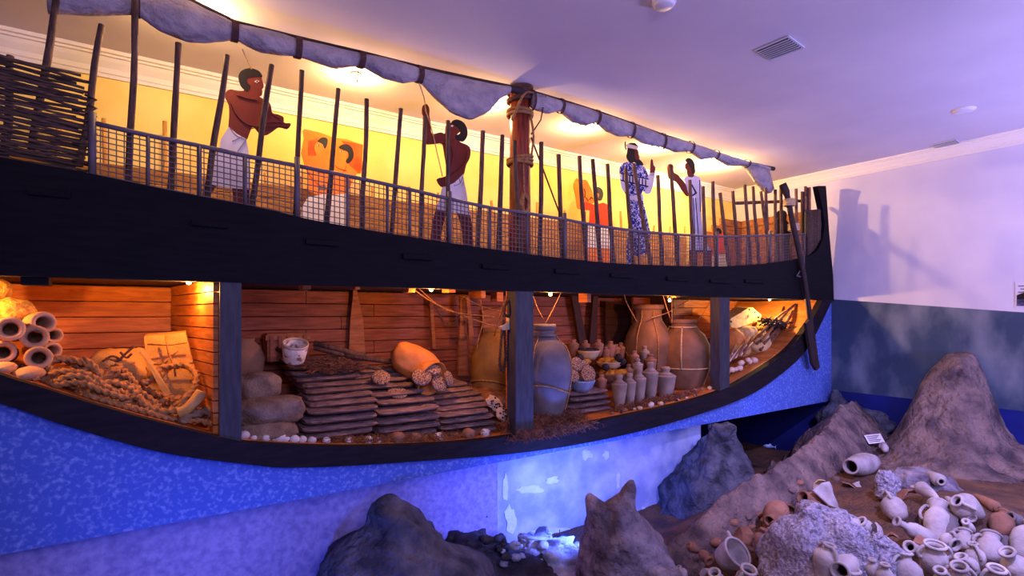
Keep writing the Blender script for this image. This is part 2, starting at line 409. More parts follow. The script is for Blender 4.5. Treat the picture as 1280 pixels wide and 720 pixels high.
MB().prism([(x, YS-0.08, z) for x, z in inner]+[(x, YS-0.08, z) for x, z in outer[::-1]], (0, 0.13, 0)).build('keel_rim', 'keel_timber', ship)
hull_tab = sorted(inner)
def hull_z(x): return interp(hull_tab, x)
# hold floor: a curved ledge of strakes
fs = MB(); pts = [p for p in inner[::3]]+[inner[-1]]
for k in range(len(pts)-1):
    (x0, z0), (x1, z1) = pts[k], pts[k+1]
    f = MB(); f.hexa([(x0, 6.05, z0-0.05), (x1, 6.05, z1-0.05), (x1, 8.0, z1-0.05), (x0, 8.0, z0-0.05), (x0, 6.05, z0), (x1, 6.05, z1), (x1, 8.0, z1), (x0, 8.0, z0)])
    f.build('floor_plank', 'plank_amber', ship)
# lining of the hold: horizontal planks
for r in range(10):
    z0 = E-1.52+r*0.186; xs = [-2.4, 0.36, 1.9+0.5*(r % 3), 5.2+0.7*(r % 2), 8.2+0.4*(r % 3), 10.6-0.3*(r % 2), 12.9]
    for k in range(6):
        MB().bevbox((xs[k]+0.004, 8.0, z0+0.004), (xs[k+1]-0.004, 8.05, z0+0.182), 0.006).build('hull_plank', 'plank_amber' if k in (0, 5) else 'plank_red', ship)
# deck and its beams
MB().box((-2.4, 6.04, E+0.36), (12.9, 8.45, E+0.68)).build('deck', 'dark_board', ship)
for (px, py, Y, w_) in [(46, 357, 6.1, .09), (381, 362, 6.35, .045), (444, 362, 6.6, .03), (511, 366, 6.5, .045), (561, 366, 6.5, .05), (593, 373, 7.4, .05), (600, 373, 7.2, .04), (621, 377, 7.4, .06), (731, 378, 6.4, .04), (842, 372, 6.3, .05)]:
    p = at(px, py, Y); MB().box((p.x-w_, p.y-0.1, p.z), (p.x+w_, p.y+0.1, E+0.36)).build('beam_end', 'plank_amber' if Y > 6.2 else 'black_timber', ship)
# grey frame posts standing in the opening
for (xa, xb) in [(274, 301), (642, 664), (897, 909)]:
    x0 = S(xa, 400)[0]; x1 = S(xb, 400)[0]; zb = min(hull_z(x0), hull_z(x1))-0.06
    MB().bevbox((x0, YS-0.05, zb), (x1, YS+0.16, ZB+0.02), 0.012).build('frame_post', 'post_grey', ship)
x0 = at(634, 400, 6.3).x; MB().box((x0, 6.2, E-1.4), (x0+0.17, 6.34, E+0.36)).build('frame_post', 'plank_amber', ship)
# little dark brackets along the wale
for (px, py) in [(64, 243), (262, 281), (401, 304), (519, 322), (616, 334), (705, 340), (773, 345), (842, 349), (895, 352), (938, 352)]:
    x, z = S(px, py); h = 20*mpp(px, YS); MB().bevbox((x-h, YS-0.10, z-0.035), (x+h, YS-0.05, z+0.03), 0.008).build('bracket', 'black_timber', ship)
# plank partition at the end of the rope store
q0 = Vector((S(274, 400)[0]-0.01, 6.08, 0)); q1 = Vector((0.30, 7.95, 0)); nr = Vector((0, 0.03, 0))
d = (q1-q0).normalized(); nr = Vector((-d.y, d.x, 0))*0.035
part = MB().hexa([q0-nr+Vector((0, 0, E-1.4)), q1-nr+Vector((0, 0, E-1.4)), q1-nr*1.6+Vector((0, 0, E-1.4)), q0-nr*1.6+Vector((0, 0, E-1.4)), q0-nr+Vector((0, 0, E+.35)), q1-nr+Vector((0, 0, E+.35)), q1-nr*1.6+Vector((0, 0, E+.35)), q0-nr*1.6+Vector((0, 0, E+.35))]).build('partition', 'plank_amber', ship)
for k in range(14):
    z0 = E-1.34+k*0.121; h = 0.109
    P = [q0-nr, q1-nr, q1+nr, q0+nr]
    MB().hexa([p+Vector((0, 0, z0)) for p in P]+[p+Vector((0, 0, z0+h)) for p in P]).build('plank', 'plank_amber', part)
# second partition at the right of the jar store
xr = S(893, 400)[0]
part2 = MB().box((xr+0.04, 7.0, E-1.2), (xr+0.10, 7.98, E+.35)).build('partition', 'dark_board', ship)
for k in range(10):
    MB().box((xr-0.45, 7.55, E-1.15+k*0.15), (xr+0.04, 7.60, E-1.15+k*0.15+0.144)).build('plank', 'plank_red', part2)
for k in range(7):
    z0 = E-0.85+k*0.16; xx = at(757, 400, 7.85).x
    MB().box((xx, 7.85, z0), (at(815, 400, 7.85).x, 7.9, z0+0.154)).build('plank', 'dark_board', part2)
# hull ribs seen against the lining
def rib(pts, m='plank_red', d=0.06):
    P = [at(px, py, Y) for px, py, Y in pts]; MB().prism(P, (0, d, 0)).build('rib', m, ship)
rib([(442, 362, 7.9), (446, 362, 7.9), (454, 400, 7.9), (457, 445, 7.9), (436, 445, 7.9), (438, 400, 7.9)], 'chest_wood')
rib([(537, 372, 7.9), (541, 372, 7.9), (545, 436, 7.9), (541, 436, 7.9)], 'chest_wood')
rib([(576, 370, 7.8), (580, 370, 7.8), (586, 470, 7.8), (573, 470, 7.8)], 'chest_wood')
rib([(583, 370, 7.7), (587, 372, 7.7), (598, 470, 7.7), (590, 470, 7.7)], 'chest_wood')
rib([(714, 366, 7.85), (722, 366, 7.85), (734, 430, 7.85), (725, 430, 7.85)], 'dark_board')
rib([(742, 366, 7.85), (748, 366, 7.85), (746, 430, 7.85), (737, 430, 7.85)], 'dark_board')
rib([(604, 388, 7.9), (628, 384, 7.9), (628, 420, 7.9), (604, 420, 7.9)], 'chest_wood')
# planked bulwark on the far side of the deck
for r in range(6):
    z0 = E+0.7+r*0.19
    for (xa, xb) in [(-2.4, 1.1), (1.1, 4.0+0.3*(r % 2)), (4.0+0.3*(r % 2), 7.2), (7.2, 10.6)]:
        MB().bevbox((xa+.004, 8.16, z0+.003), (xb-.004, 8.20, z0+0.186), 0.006).build('bulwark_plank', 'plank_straw', ship)
for r in range(9):
    xa = 10.6+0.02*r; z0 = E+0.7+r*0.19
    MB().bevbox((xa+(0 if r < 6 else 0.5+0.3*(r-6)), 8.1, z0+.003), (12.9, 8.15, z0+0.186), 0.006).build('bulwark_plank', 'chest_wood', ship)
for r in range(8):
    z0 = E+0.9+r*0.19; ya = 7.9-0.12*r if r > 3 else 7.9
    MB().bevbox((12.75, 6.5, z0+.003), (12.80, 8.1, z0+0.186), 0.006).build('bulwark_plank', 'chest_wood', ship)
# far-side stakes against the yellow wall
for k in range(26):
    x = -1.4+k*0.55+0.08*rng.uniform(-1, 1); tz = E+2.12+0.12*rng.uniform(-1, 1)+(0.3 if k < 4 else 0)
    MB().tube([(x, 8.26, E+0.7), (x+0.03*rng.uniform(-1, 1), 8.26, E+1.5), (x+0.06*rng.uniform(-1, 1), 8.26, tz)], [0.03, 0.028, 0.026], 7).build('far_stake', 'stake_yellow_lit', ship)
# near-side stakes
STK = [(72, -6, 38, 190), (14, 70, 6, 200), (127, 31, 100, 200), (170, -2, 161, 232), (223, 54, 213, 240), (284, 69, 257, 246), (339, 81, 314, 256), (377, 88, 369, 270), (423, 111, 408, 276), (459, 124, 452, 284), (501, 136, 489, 291), (531, 146, 525, 298), (560, 151, 560, 303),
       (604, 164, 597, 309), (628, 169, 623, 312), (643, 176, 650, 314), (677, 178, 675, 320), (698, 193, 703, 322), (724, 195, 733, 325), (741, 199, 751, 328), (759, 205, 767, 329), (782, 210, 792, 330), (792, 206, 815, 331), (822, 219, 828, 332), (838, 207, 848, 332), (862, 225, 868, 332), (879, 233, 882, 332), (891, 227, 895, 332),
       (900, 241, 912, 331), (916, 239, 924, 331), (931, 231, 939, 331), (941, 233, 949, 329), (951, 239, 964, 327), (957, 235, 961, 327), (969, 237, 970, 327), (976, 233, 978, 326), (995, 236, 996, 322), (1007, 233, 1006, 321)]
for i, (xa, ya, xb, yb) in enumerate(STK):
    Y = 6.13+0.03*rng.uniform(-1, 1)
    if xa == 643: Y = 6.13
    a = at(xa, ya, Y); c = at(xb, yb+8, Y); k = rng.uniform(-1, 1)*0.009
    pts = [c+(a-c)*(j/7)+Vector((k*math.sin(j*1.1+i), 0, 0)) for j in range(8)]
    r0 = 0.029 if xa < 600 else 0.034
    MB().tube(pts, [r0*(1.06-0.022*j+0.06*rng.uniform(-1, 1)) for j in range(8)], 8).build('stake', 'stake_wood', ship)
a = at(920, 254, 6.3); c = at(1008, 251, 6.3)
MB().tube([a, c], 0.035, 7).build('stake_rail', 'stake_wood', ship)
# bow: dark boards and a grey woven panel
for k, (xa, xb, ya) in enumerate([(1009, 1012, 238), (1012, 1014, 244), (1014.3, 1017, 233), (1017.2, 1019.5, 232.5)]):
    x0, z1 = S(xa, ya); x1, _ = S(xb, ya); MB().box((x0, 6.1, E+1.4), (x1, 6.14, z1)).build('bow_board', 'chest_wood' if k % 2 else 'dark_board', ship)
wv = [(1008, 263), (1025, 261), (1027, 282), (1024, 301), (1018, 312), (1008, 322)]
MB().prism([(S(*q)[0], 6.0, S(*q)[1]) for q in wv], (0, 0.05, 0)).build('bow_panel', 'post_grey', ship)
for k in range(9):
    f = k/8; x, z0 = S(1009+f*15, 264-f*1.5); zb = interp([(0, S(1009, 320)[1]), (0.6, S(1018, 311)[1]), (1, S(1023, 300)[1])], f)
    MB().tube([(x, 5.99, zb), (x, 5.985, (z0+zb)/2), (x, 5.99, z0)], 0.022, 6).build('bow_reed', 'reed', ship)

# the blue facing under and around the hull curve (a painted wall flush with the ship's cut)
low = [(x, z+0.03) for x, z in outer]
face = [(-4.0, ZB), (low[0][0], ZB)]+low[1:-1]+[(low[-1][0], ZB+0.01), (XW-0.001, ZB+0.01), (XW-0.001, ZP), (-4.0, ZP)]
structure(MB().prism([(x, 6.02, z) for x, z in face], (0, 0.1, 0)), 'wall_hull_facing', 'hull_blue')

# ------------------------------------------------------------------ mast, sail, railing, screen, oar
mb0 = at(650, 300, 6.38); mast = thing('mast', 'thick reddish brown round wooden mast rising amidships to the ceiling', 'mast', (mb0.x, 6.38, E+0.68))
MB().tube([(mb0.x, 6.38, E+0.68), (mb0.x, 6.38, E+1.5), (mb0.x, 6.38, E+2.4), (mb0.x, 6.38, E+3.28)], [0.16, 0.158, 0.15, 0.145], 20).build('pole', 'mast_wood', mast)
for (py, n, mm) in [(113, 4, 'lashing'), (124, 2, 'lashing'), (143, 2, 'rope_tan'), (202, 3, 'rope_tan')]:
    b = MB(); zc = at(650, py, 6.38).z
    for k in range(n):
        z = zc+0.045*(k-(n-1)/2); tl = rng.uniform(-.06, .06)
        b.tube([(mb0.x+0.18*math.cos(a), 6.38+0.18*math.sin(a), z+tl*math.cos(a)) for a in [2*PI*i/20 for i in range(20)]], 0.024, 6, closed=True)
    b.build('lashing', mm, mast)
b = MB(); 
for (q, r_) in [([(663, 143, 6.2), (667, 170, 6.18), (664, 196, 6.2)], .016), ([(640, 150, 6.22), (655, 118, 6.2), (668, 116, 6.2)], .02), ([(655, 240, 6.22), (652, 256, 6.2), (657, 266, 6.2), (661, 252, 6.2), (656, 243, 6.2)], .03), ([(654, 200, 6.22), (655, 240, 6.2)], .012)]:
    b.tube(catmull([at(*p) for p in q], 5), r_, 6)
b.build('hanging_rope', 'rope_tan', mast)

sail_tab = [(137, -6, 17), (170, -4, 18), (200, -3, 38), (235, 0, 52), (257, 12, 54), (280, 22, 52), (293, 29, 49), (328, 37, 65), (350, 43, 69), (372, 49, 70), (400, 56, 79), (421, 61, 86), (451, 67, 82), (480, 74, 98), (505, 80, 104), (524, 85, 101), (547, 90, 126), (565, 94, 141), (589, 99, 149), (611, 104, 140), (626, 107, 122), (637, 108, 118),
            (664, 115, 135), (675, 118, 139), (686, 122, 142), (701, 126, 139), (718, 131, 153), (733, 136, 157), (746, 140, 153), (760, 145, 164), (775, 150, 171), (789, 155, 170), (808, 162, 181), (828, 169, 184), (845, 174, 190), (863, 179, 189), (878, 184, 199), (894, 190, 197), (913, 196, 207), (933, 202, 207), (950, 206, 211), (961, 209, 215)]
YSAIL = 6.22
top_t = [(a, b_) for a, b_, c_ in sail_tab]; bot_t = [(a, c_) for a, b_, c_ in sail_tab]
sail = thing('furled_sail', 'grey furled cloth sail lashed in scallops along a yard below the ceiling', 'sail', (at(650, 110, YSAIL).x, YSAIL, at(650, 110, YSAIL).z))
yp = [at(px, interp(top_t, px)+2, YSAIL+0.02) for px in (60, 137, 235, 293, 372, 451, 524, 590, 650, 701, 746, 789, 828, 863, 894, 933, 967)]
yp[0].z = yp[1].z-0.05
MB().tube(yp, [0.05]*4+[0.055]*9+[0.045, 0.04, 0.04, 0.045], 8).build('yard', 'oar_dark', sail)
LASH = [60, 170, 293, 372, 451, 524, 636, 665, 701, 746, 789, 828, 863, 894, 933, 960]
for s in range(len(LASH)-1):
    a, c = LASH[s], LASH[s+1]
    if a == 636: continue
    b = MB(); n = 18; m = 20; vs = []; fq = []
    for i in range(m+1):
        f = i/m; px = a+(c-a)*f; tp = interp(top_t, px); bt = interp(bot_t, px)
        P = at(px, tp, YSAIL); Q = at(px, bt, YSAIL); cz = (P.z+Q.z)/2; hz = max(0.02, (P.z-Q.z)/2)
        bel = math.sin(PI*f); dy = 0.07+0.05*bel+0.25*max(0, hz-0.2)
        for k in range(n):
            th = 2*PI*k/n; fo = 1+0.10*bel*math.sin(3*th+f*2.2+s)+0.07*math.sin(7*th-3.5*f+s*2)*(0.4+bel)+0.05*noise.noise(Vector((f*6, th*2, s)))
            vs.append(Vector((P.x, YSAIL-math.cos(th)*dy*fo, cz+math.sin(th)*hz*(1+0.3*(fo-1)))))
    for i in range(m):
        for k in range(n):
            fq.append((i*n+k, i*n+(k+1) % n, (i+1)*n+(k+1) % n, (i+1)*n+k))
    fq += [tuple(range(n)), tuple(range(m*n, m*n+n))]
    b.add(vs, fq, True); b.build('cloth', 'sailcloth', sail)
for px in LASH[1:-1]:
    if px == 636: continue
    P = at(px, interp(top_t, px)-2, YSAIL); Q = at(px, interp(bot_t, px)+2, YSAIL); cz = (P.z+Q.z)/2; hz = (P.z-Q.z)/2+0.01
    wd = 0.034 if px < 600 else 0.02
    b = MB(); n = 16
    vs = []
    for dx in (-wd, wd):
        for k in range(n):
            th = 2*PI*k/n; vs.append(Vector((P.x+dx, YSAIL-math.cos(th)*0.1, cz+math.sin(th)*hz)))
    b.add(vs, [(k, (k+1) % n, n+(k+1) % n, n+k) for k in range(n)], True); b.build('lashing', 'lashing', sail)
tl = [(933, 204), (961, 208), (968, 236), (964, 241), (957, 237), (948, 226)]
b = MB(); P = [at(px, py, YSAIL-0.05) for px, py in tl]; cpt = sum(P, Vector())/len(P)
vs = P+[p+Vector((0, 0.10, 0)) for p in P]+[cpt+Vector((0, -0.07, 0))]
b.add(vs, [(k, (k+1) % 6, 12) for k in range(6)]+[(k, k+6, (k+1) % 6+6, (k+1) % 6) for k in range(6)]+[(11, 10, 9, 8, 7, 6)], True); b.build('sail_tail', 'sailcloth', sail)
b = MB(); b.tube([at(524, 104, 6.2), at(530, 122, 6.4), at(533, 142, 6.62)], 0.008, 5); b.build('sail_line', 'rope_pale', sail)
b = MB(); b.tube([at(682, 120, 6.15), at(676, 150, 6.15), at(664, 168, 6.2)], 0.010, 5); b.build('sail_line', 'rope_dark', sail)
b = MB(); b.tube([at(664, 172, 6.3), at(700, 268, 6.1)], 0.012, 5); b.build('sail_line', 'rope_dark', sail)
b = MB(); b.tube([at(303, 62, 6.25), at(314, 86, 6.65)], 0.008, 5); b.build('sail_line', 'rope_pale', sail)

# metal mesh railing
rail_top = [(115, 152), (180, 167), (250, 181), (307, 194), (375, 207), (435, 219), (513, 236), (563, 248), (613, 259), (660, 266), (708, 274), (750, 282), (800, 289), (850, 293), (898, 295.5), (935, 295), (964, 294), (1007, 292)]
RZ = [S(*q) for q in rail_top]; BZ = sorted(band_top[:-8])
YR = 6.04
rail = thing('mesh_railing', 'grey wire mesh railing running along the top of the dark hull', 'railing', (6.0, YR, E+0.8))
def rz(x): return interp(RZ, x)
def bz(x): return interp(BZ, x)-0.03
x = RZ[0][0]; xe = RZ[-1][0]
step = 0.056; heavy = [115, 372, 563, 707, 898]
edges = [RZ[0][0]]+[S(p, 250)[0] for p in (372, 563, 707, 898)]+[xe]
for k in range(5):
    b = MB(); xa, xb = edges[k], edges[k+1]; n = max(1, int((xb-xa)/step))
    for i in range(n+1):
        xx = xa+(xb-xa)*i/n; b.tube([(xx, YR, bz(xx)), (xx, YR, rz(xx))], 0.0062, 4, cap=False)
    for j in range(1, 10):
        f = j/10; m = max(4, int((xb-xa)/0.15))
        b.tube([(xa+(xb-xa)*i/m, YR-0.008, bz(xa+(xb-xa)*i/m)*(1-f)+rz(xa+(xb-xa)*i/m)*f) for i in range(m+1)], 0.0062, 4, cap=False)
    b.build('wire_mesh', 'metal_grid', rail, kind='stuff')
    m = max(4, int((xb-xa)/0.15))
    MB().tube([(xa+(xb-xa)*i/m, YR-0.01, rz(xa+(xb-xa)*i/m)) for i in range(m+1)], 0.022, 6).build('top_rail', 'metal_grid', rail)
for px in (115, 185, 250, 307, 372, 435, 485, 513, 563, 613, 660, 707, 735, 765, 800, 850, 898, 935, 964, 990, 1007):
    xx = S(px, 250)[0]; hv = px in (115, 372, 563, 707, 898, 964)
    MB().tube([(xx, YR-0.015, bz(xx)), (xx, YR-0.015, rz(xx)+(0.09 if hv else 0.0))], 0.03 if hv else 0.017, 8).build('post', 'metal_grid', rail)

# woven reed screen at the stern
scr = thing('reed_screen', 'dark woven reed screen with frayed end beside the mesh railing', 'screen', (at(40, 150, 6.1).x, 6.1, at(40, 200, 6.1).z))
x1 = at(112, 150, 6.1).x; x0 = -2.3
zt = lambda x: interp([(x0, at(0, 68, 6.1).z+0.33), (at(0, 68, 6.1).x, at(0, 68, 6.1).z), (x1, at(110, 96, 6.1).z)], x)
zb_ = lambda x: bz(x)-0.02
NR = 38
for k in range(NR):
    f = (k+0.5)/NR; pts = []; xe_ = x1+rng.uniform(-0.10, 0.05)
    for i in range(25):
        xx = x0+(xe_-x0)*i/24; z = zb_(xx)*(1-f)+zt(xx)*f
        pts.append((xx, 6.1+0.02*math.sin(i*0.9+PI*(k % 2)), z+0.02*noise.noise(Vector((xx*3, k*5.1, 0)))))
    MB().tube(pts, 0.0105+0.006*rng.random(), 6).build('reed', 'reed', scr)
for k in range(10):
    z = zb_(x1)+0.06+k*0.075; MB().tube([(x1-0.12, 6.1, z-0.03), (x1-0.02, 6.06, z-0.05), (x1+0.05, 6.05, z+0.0), (x1-0.03, 6.08, z+0.04)], 0.012, 5).build('frayed_reed', 'reed', scr)

# steering oar hanging off the bow
oar = thing('steering_oar', 'long dark steering oar hung down over the right end of the hull', 'oar', tuple(at(1003, 330, 5.82)))
P = catmull([at(978, 230, 6.0), at(984, 245, 5.95), at(991, 280, 5.88), at(1002, 330, 5.84), at(1010, 380, 5.82), at(1016, 425, 5.82)], 4)
MB().tube(P, [0.075 if i < 4 else 0.055 for i in range(len(P))], 8).build('shaft', 'oar_dark', oar)
bl = [(1012, 400), (1019, 418), (1023, 448), (1025, 459), (1021, 463), (1016, 455), (1011, 425), (1008, 404)]
MB().prism([at(px, py, 5.78) for px, py in bl], (0, 0.06, 0)).build('blade', 'oar_dark', oar)
for (py, px) in [(253, 986.5), (284, 992)]:
    b = MB()
    for k in range(4):
        c = at(px, py+k*2.2-3, 5.93); b.tube([(c.x+0.1*math.cos(a), c.y+0.1*math.sin(a), c.z) for a in [2*PI*i/12 for i in range(12)]], 0.022, 5, closed=True)
    b.build('binding', 'rope_pale', oar)
b = MB()
for q in [((1005, 330), (1006, 347)), ((1006, 347), (996, 345)), ((996, 345), (1004, 332)), ((1005, 318), (1005, 332))]:
    b.tube([at(*q[0], 5.88), at(*q[1], 5.88)], 0.016, 5)
b.build('metal_bracket', 'metal_grid', oar)
# ================================================================== LAMPS THE PLACE HAS
# warm bare bulbs recessed over the deck
for i, (px, py, wt) in enumerate([(240, 5, 1), (445, 92, 1), (594, 128, 1), (728, 157, 1), (818, 183, 1), (886, 206, 1)]):
    if i == 2: p = Vector((4.35, 7.1, CZ))
    else: p = atZ(px, py, CZ)
    where = ['near the stern screen', 'over the crouching orange pair', 'behind the wide fold of sail beside the mast', 'first after the mast', 'over the man in the blue robe', 'nearest the bow'][i]
    t = thing('deck_downlight', 'glowing warm ceiling bulb over the deck, '+where, 'lamp', tuple(p), 'warm bulbs along the ceiling over the deck')
    MB().lathe([(0.055, 0), (0.075, 0), (0.08, -0.012), (0.06, -0.02), (0.05, -0.012)], 16, Matrix.Translation(p)).build('ring', 'lamp_metal', t)
    MB().lathe([(0.005, -0.075), (0.022, -0.07), (0.03, -0.05), (0.028, -0.02), (0.02, -0.012)], 12, Matrix.Translation(p)).build('bulb', 'bulb_glow', t)
    if i in (1,):
        MB().tube([p+Vector((0.0, -0.08, 0)), p+Vector((-.01, -0.09, -0.1)), p+Vector((-.02, -0.1, -0.16))], 0.008, 5).build('loose_wire', 'oar_dark', t)
    lamp('deck_downlight_light', 'POINT', p+Vector((0, 0, -0.16)), DECK_W*(2.6 if i == 5 else 1), WARM, 0.03)
# small bulbs under the deck
for i, (px, py, Y, e, where) in enumerate([(-70, 346, 6.3, 34, 'above the clay pipes'), (236, 351.5, 6.5, 26, 'above the plank partition of the rope store'), (539, 361, 6.3, 24, 'above the sack of discs'), (688, 367, 6.25, 17, 'above the tall grey jar'),
                                      (837, 375, 6.3, 15, 'above the two roped brown jars'), (962, 374, 6.6, 52, 'above the tan box in the bow')]):
    p = at(px, py, Y)
    t = thing('hold_bulb', 'small glowing warm bulb under the deck, '+where, 'lamp', tuple(p), 'warm bulbs under the deck')
    MB().lathe([(0.004, -0.035), (0.02, -0.028), (0.026, -0.005), (0.02, 0.02), (0.012, 0.03)], 10, Matrix.Translation(p)).build('bulb', 'bulb_hold', t)
    MB().lathe([(0.014, 0.025), (0.016, 0.03), (0.016, 0.07), (0.008, 0.075)], 10, Matrix.Translation(p)).build('socket', 'lamp_metal', t)
    MB().tube([p+Vector((0, 0, 0.07)), Vector((p.x, p.y, E+0.37))], 0.006, 5).build('flex', 'oar_dark', t)
    lamp('hold_bulb_light', 'POINT', p+Vector((0, 0, -0.09)), e*HOLD_W, AMBER if i not in (5,) else (1.0, .56, .18), 0.03)

# ================================================================== PAINTED CUTOUT FIGURES ON THE DECK
class Fig:
    def __init__(s, name, label, zx, Y, foot):
        s.ox, s.oy, s.k = zx; s.Y = Y; p = at(*s.c(foot), Y)
        s.t = thing(name, label, 'figure', (p.x, Y, E+0.68))
    def c(s, q): return (s.ox+q[0]/s.k, s.oy+q[1]/s.k)
    def P(s, poly, off): return [at(*s.c(q), s.Y)+Vector((0, -off, 0)) for q in poly]
    def part(s, name, poly, m, layer=0, smooth=True, to_deck=False):
        if smooth:
            pts = [Vector((a, b_, 0)) for a, b_ in poly]; n = len(pts); out = []
            for i in range(n):
                a, b_, c, d = pts[i-1], pts[i], pts[(i+1) % n], pts[(i+2) % n]
                for t in (0, 0.34, 0.67):
                    v = 0.5*((2*b_)+(c-a)*t+(2*a-5*b_+4*c-d)*t*t+(3*b_-a-3*c+d)*t**3)
                    if (b_-c).length > 60: v = b_+(c-b_)*t
                    out.append((v.x, v.y))
            poly = out
        P = s.P(poly, 0.004*layer)
        if to_deck:
            zm = min(p.z for p in P); 
            for p in P:
                if p.z < zm+0.06: p.z = E+0.68
        if layer: d = (0, 0.004, 0)
        else: d = (0, 0.02, 0)
        return MB().prism(P, d).build(name, m, s.t)
    def line(s, name, pts, m='skin_line', r=0.007, layer=1):
        P = [at(*s.c(q), s.Y)+Vector((0, -0.004*layer-0.003, 0)) for q in pts]
        return MB().tube(catmull(P, 4), r, 4).build(name, m, s.t)
    def stand(s, poly, m='dark_board'):
        pass

f = Fig('figure_cutout', 'painted cutout of a bare-chested man in white kilt with crossed forearms', (240, 70, 3.6), 6.85, (170, 690))
f.part('legs', [(62, 560), (125, 560), (75, 640), (66, 690), (36, 690), (42, 640)], 'skin_red', 0, False, True)
f.part('legs', [(180, 580), (258, 580), (264, 690), (210, 700)], 'skin_red', 0, False, True)
f.part('body', [(235, 155), (200, 155), (172, 150), (153, 162), (150, 185), (166, 220), (168, 270), (163, 330), (200, 390), (243, 380), (262, 340), (276, 318), (303, 346), (332, 356), (362, 340), (392, 320), (430, 328), (445, 304), (415, 300), (412, 275), (385, 262), (362, 256), (355, 224), (345, 206), (325, 195), (303, 182), (314, 176), (317, 160), (315, 150), (323, 138), (317, 112), (305, 80), (255, 70), (225, 90), (225, 130)], 'skin_red', 0)
f.part('kilt', [(165, 320), (130, 375), (122, 420), (98, 452), (70, 575), (150, 592), (256, 602), (264, 540), (255, 430), (243, 374), (200, 350)], 'kilt_white', 2, False)
f.part('hair', [(243, 158), (222, 140), (210, 110), (210, 85), (225, 65), (255, 55), (285, 60), (305, 72), (316, 94), (285, 92), (262, 97), (248, 100), (247, 118), (262, 136), (250, 155)], 'hair_black', 1)
f.part('eye', [(280, 115), (292, 108), (303, 114), (292, 121)], 'eye_white', 1, False); f.part('pupil', [(289, 111), (296, 111), (296, 118), (289, 118)], 'hair_black', 2, False)
for pts in ([(168, 200), (195, 260), (240, 305), (300, 318), (345, 300), (410, 300)], [(345, 225), (330, 270), (310, 300)], [(260, 330), (300, 320), (370, 318), (430, 320)], [(200, 175), (240, 190), (290, 200)], [(355, 260), (395, 285)]): f.line('outline', pts)
for pts in ([(170, 325), (200, 360), (243, 378)], [(243, 378), (205, 430)], [(225, 365), (180, 385)]): f.line('fold_line', pts, 'line_grey', 0.004, 2)

f = Fig('figure_cutout', 'painted cutout of two crouching dark-haired figures on orange ground with white skirts', (360, 140, 4.5), 7.95, (220, 640))
f.part('orange_ground', [(90, 95), (180, 115), (260, 145), (330, 153), (422, 185), (412, 345), (350, 345), (230, 350), (120, 330), (95, 300), (75, 230), (90, 150)], 'orange_paint', 0)
f.part('orange_patch', [(300, 160), (422, 185), (415, 330), (400, 345), (345, 300), (330, 200)], 'orange_deep', 1, False)
f.part('orange_patch', [(115, 165), (170, 145), (160, 200), (168, 245), (112, 245)], 'orange_deep', 1, False)
f.part('rear_body', [(148, 200), (158, 175), (190, 165), (212, 195), (202, 222), (190, 240), (215, 252), (235, 300), (235, 350), (110, 345), (112, 290), (140, 252), (160, 245), (152, 222)], 'skin_orange', 2)
f.part('front_body', [(262, 262), (268, 275), (284, 235), (285, 212), (298, 198), (335, 210), (335, 245), (325, 272), (345, 300), (385, 335), (384, 352), (368, 380), (340, 440), (330, 480), (200, 480), (115, 445), (110, 340), (200, 338), (250, 320)], 'skin_orange', 2)
f.part('hair', [(165, 166), (180, 149), (205, 143), (222, 156), (218, 187), (206, 208), (194, 182), (176, 172)], 'hair_black', 3)
f.part('hair', [(284, 200), (305, 184), (335, 183), (360, 205), (368, 240), (360, 270), (335, 290), (324, 275), (340, 250), (334, 225), (308, 215)], 'hair_black', 3)
for q in ((172, 189), (298, 223)): f.part('eye', [(q[0]-8, q[1]), (q[0], q[1]-5), (q[0]+8, q[1]), (q[0], q[1]+5)], 'eye_white', 3, False); f.part('pupil', [(q[0]-2, q[1]-4), (q[0]+4, q[1]-4), (q[0]+4, q[1]+4), (q[0]-2, q[1]+4)], 'hair_black', 4, False)
f.part('skirt', [(110, 480), (200, 462), (240, 470), (332, 458), (335, 660), (65, 650), (75, 540)], 'kilt_white', 3, False, True)
f.part('belt_pattern', [(172, 410), (210, 412), (212, 440), (175, 438)], 'line_grey', 3, False)
for pts in ([(262, 300), (290, 320), (330, 330)], [(110, 340), (160, 400), (230, 440)], [(330, 300), (310, 340)]): f.line('outline', pts, 'orange_deep', 0.005, 2)

f = Fig('figure_cutout', 'painted cutout of a man in white kilt hauling on a rope beside the mast', (510, 110, 3.43), 6.8, (190, 690))
f.part('legs', [(122, 515), (172, 515), (150, 590), (122, 690), (86, 690), (105, 580)], 'skin_red', 0, False, True)
f.part('legs', [(212, 530), (266, 540), (276, 600), (286, 700), (246, 700), (232, 600)], 'skin_red', 0, False, True)
f.part('body', [(62, 85), (68, 72), (82, 70), (92, 90), (92, 120), (98, 150), (102, 195), (140, 190), (160, 195), (163, 165), (175, 150), (215, 150), (228, 180), (208, 205), (225, 232), (255, 245), (268, 265), (265, 300), (250, 330), (235, 380), (190, 420), (165, 425), (140, 420), (125, 390), (158, 380), (170, 360), (160, 300), (150, 240), (110, 240), (78, 240), (71, 215), (75, 160), (74, 130), (62, 110)], 'skin_red', 0)
f.part('kilt', [(146, 425), (165, 422), (200, 405), (235, 370), (248, 440), (256, 490), (266, 546), (120, 520), (135, 470)], 'kilt_white', 2, False)
f.part('hair', [(186, 150), (195, 138), (215, 136), (240, 150), (254, 180), (252, 210), (235, 230), (210, 222), (202, 205), (222, 196), (220, 178), (205, 164)], 'hair_black', 1)
f.part('eye', [(182, 163), (188, 158), (196, 163), (188, 168)], 'eye_white', 1, False)
f.line('hauled_rope', [(78, 110), (100, 180), (125, 290), (146, 380)], 'rope_pale', 0.008, 3)
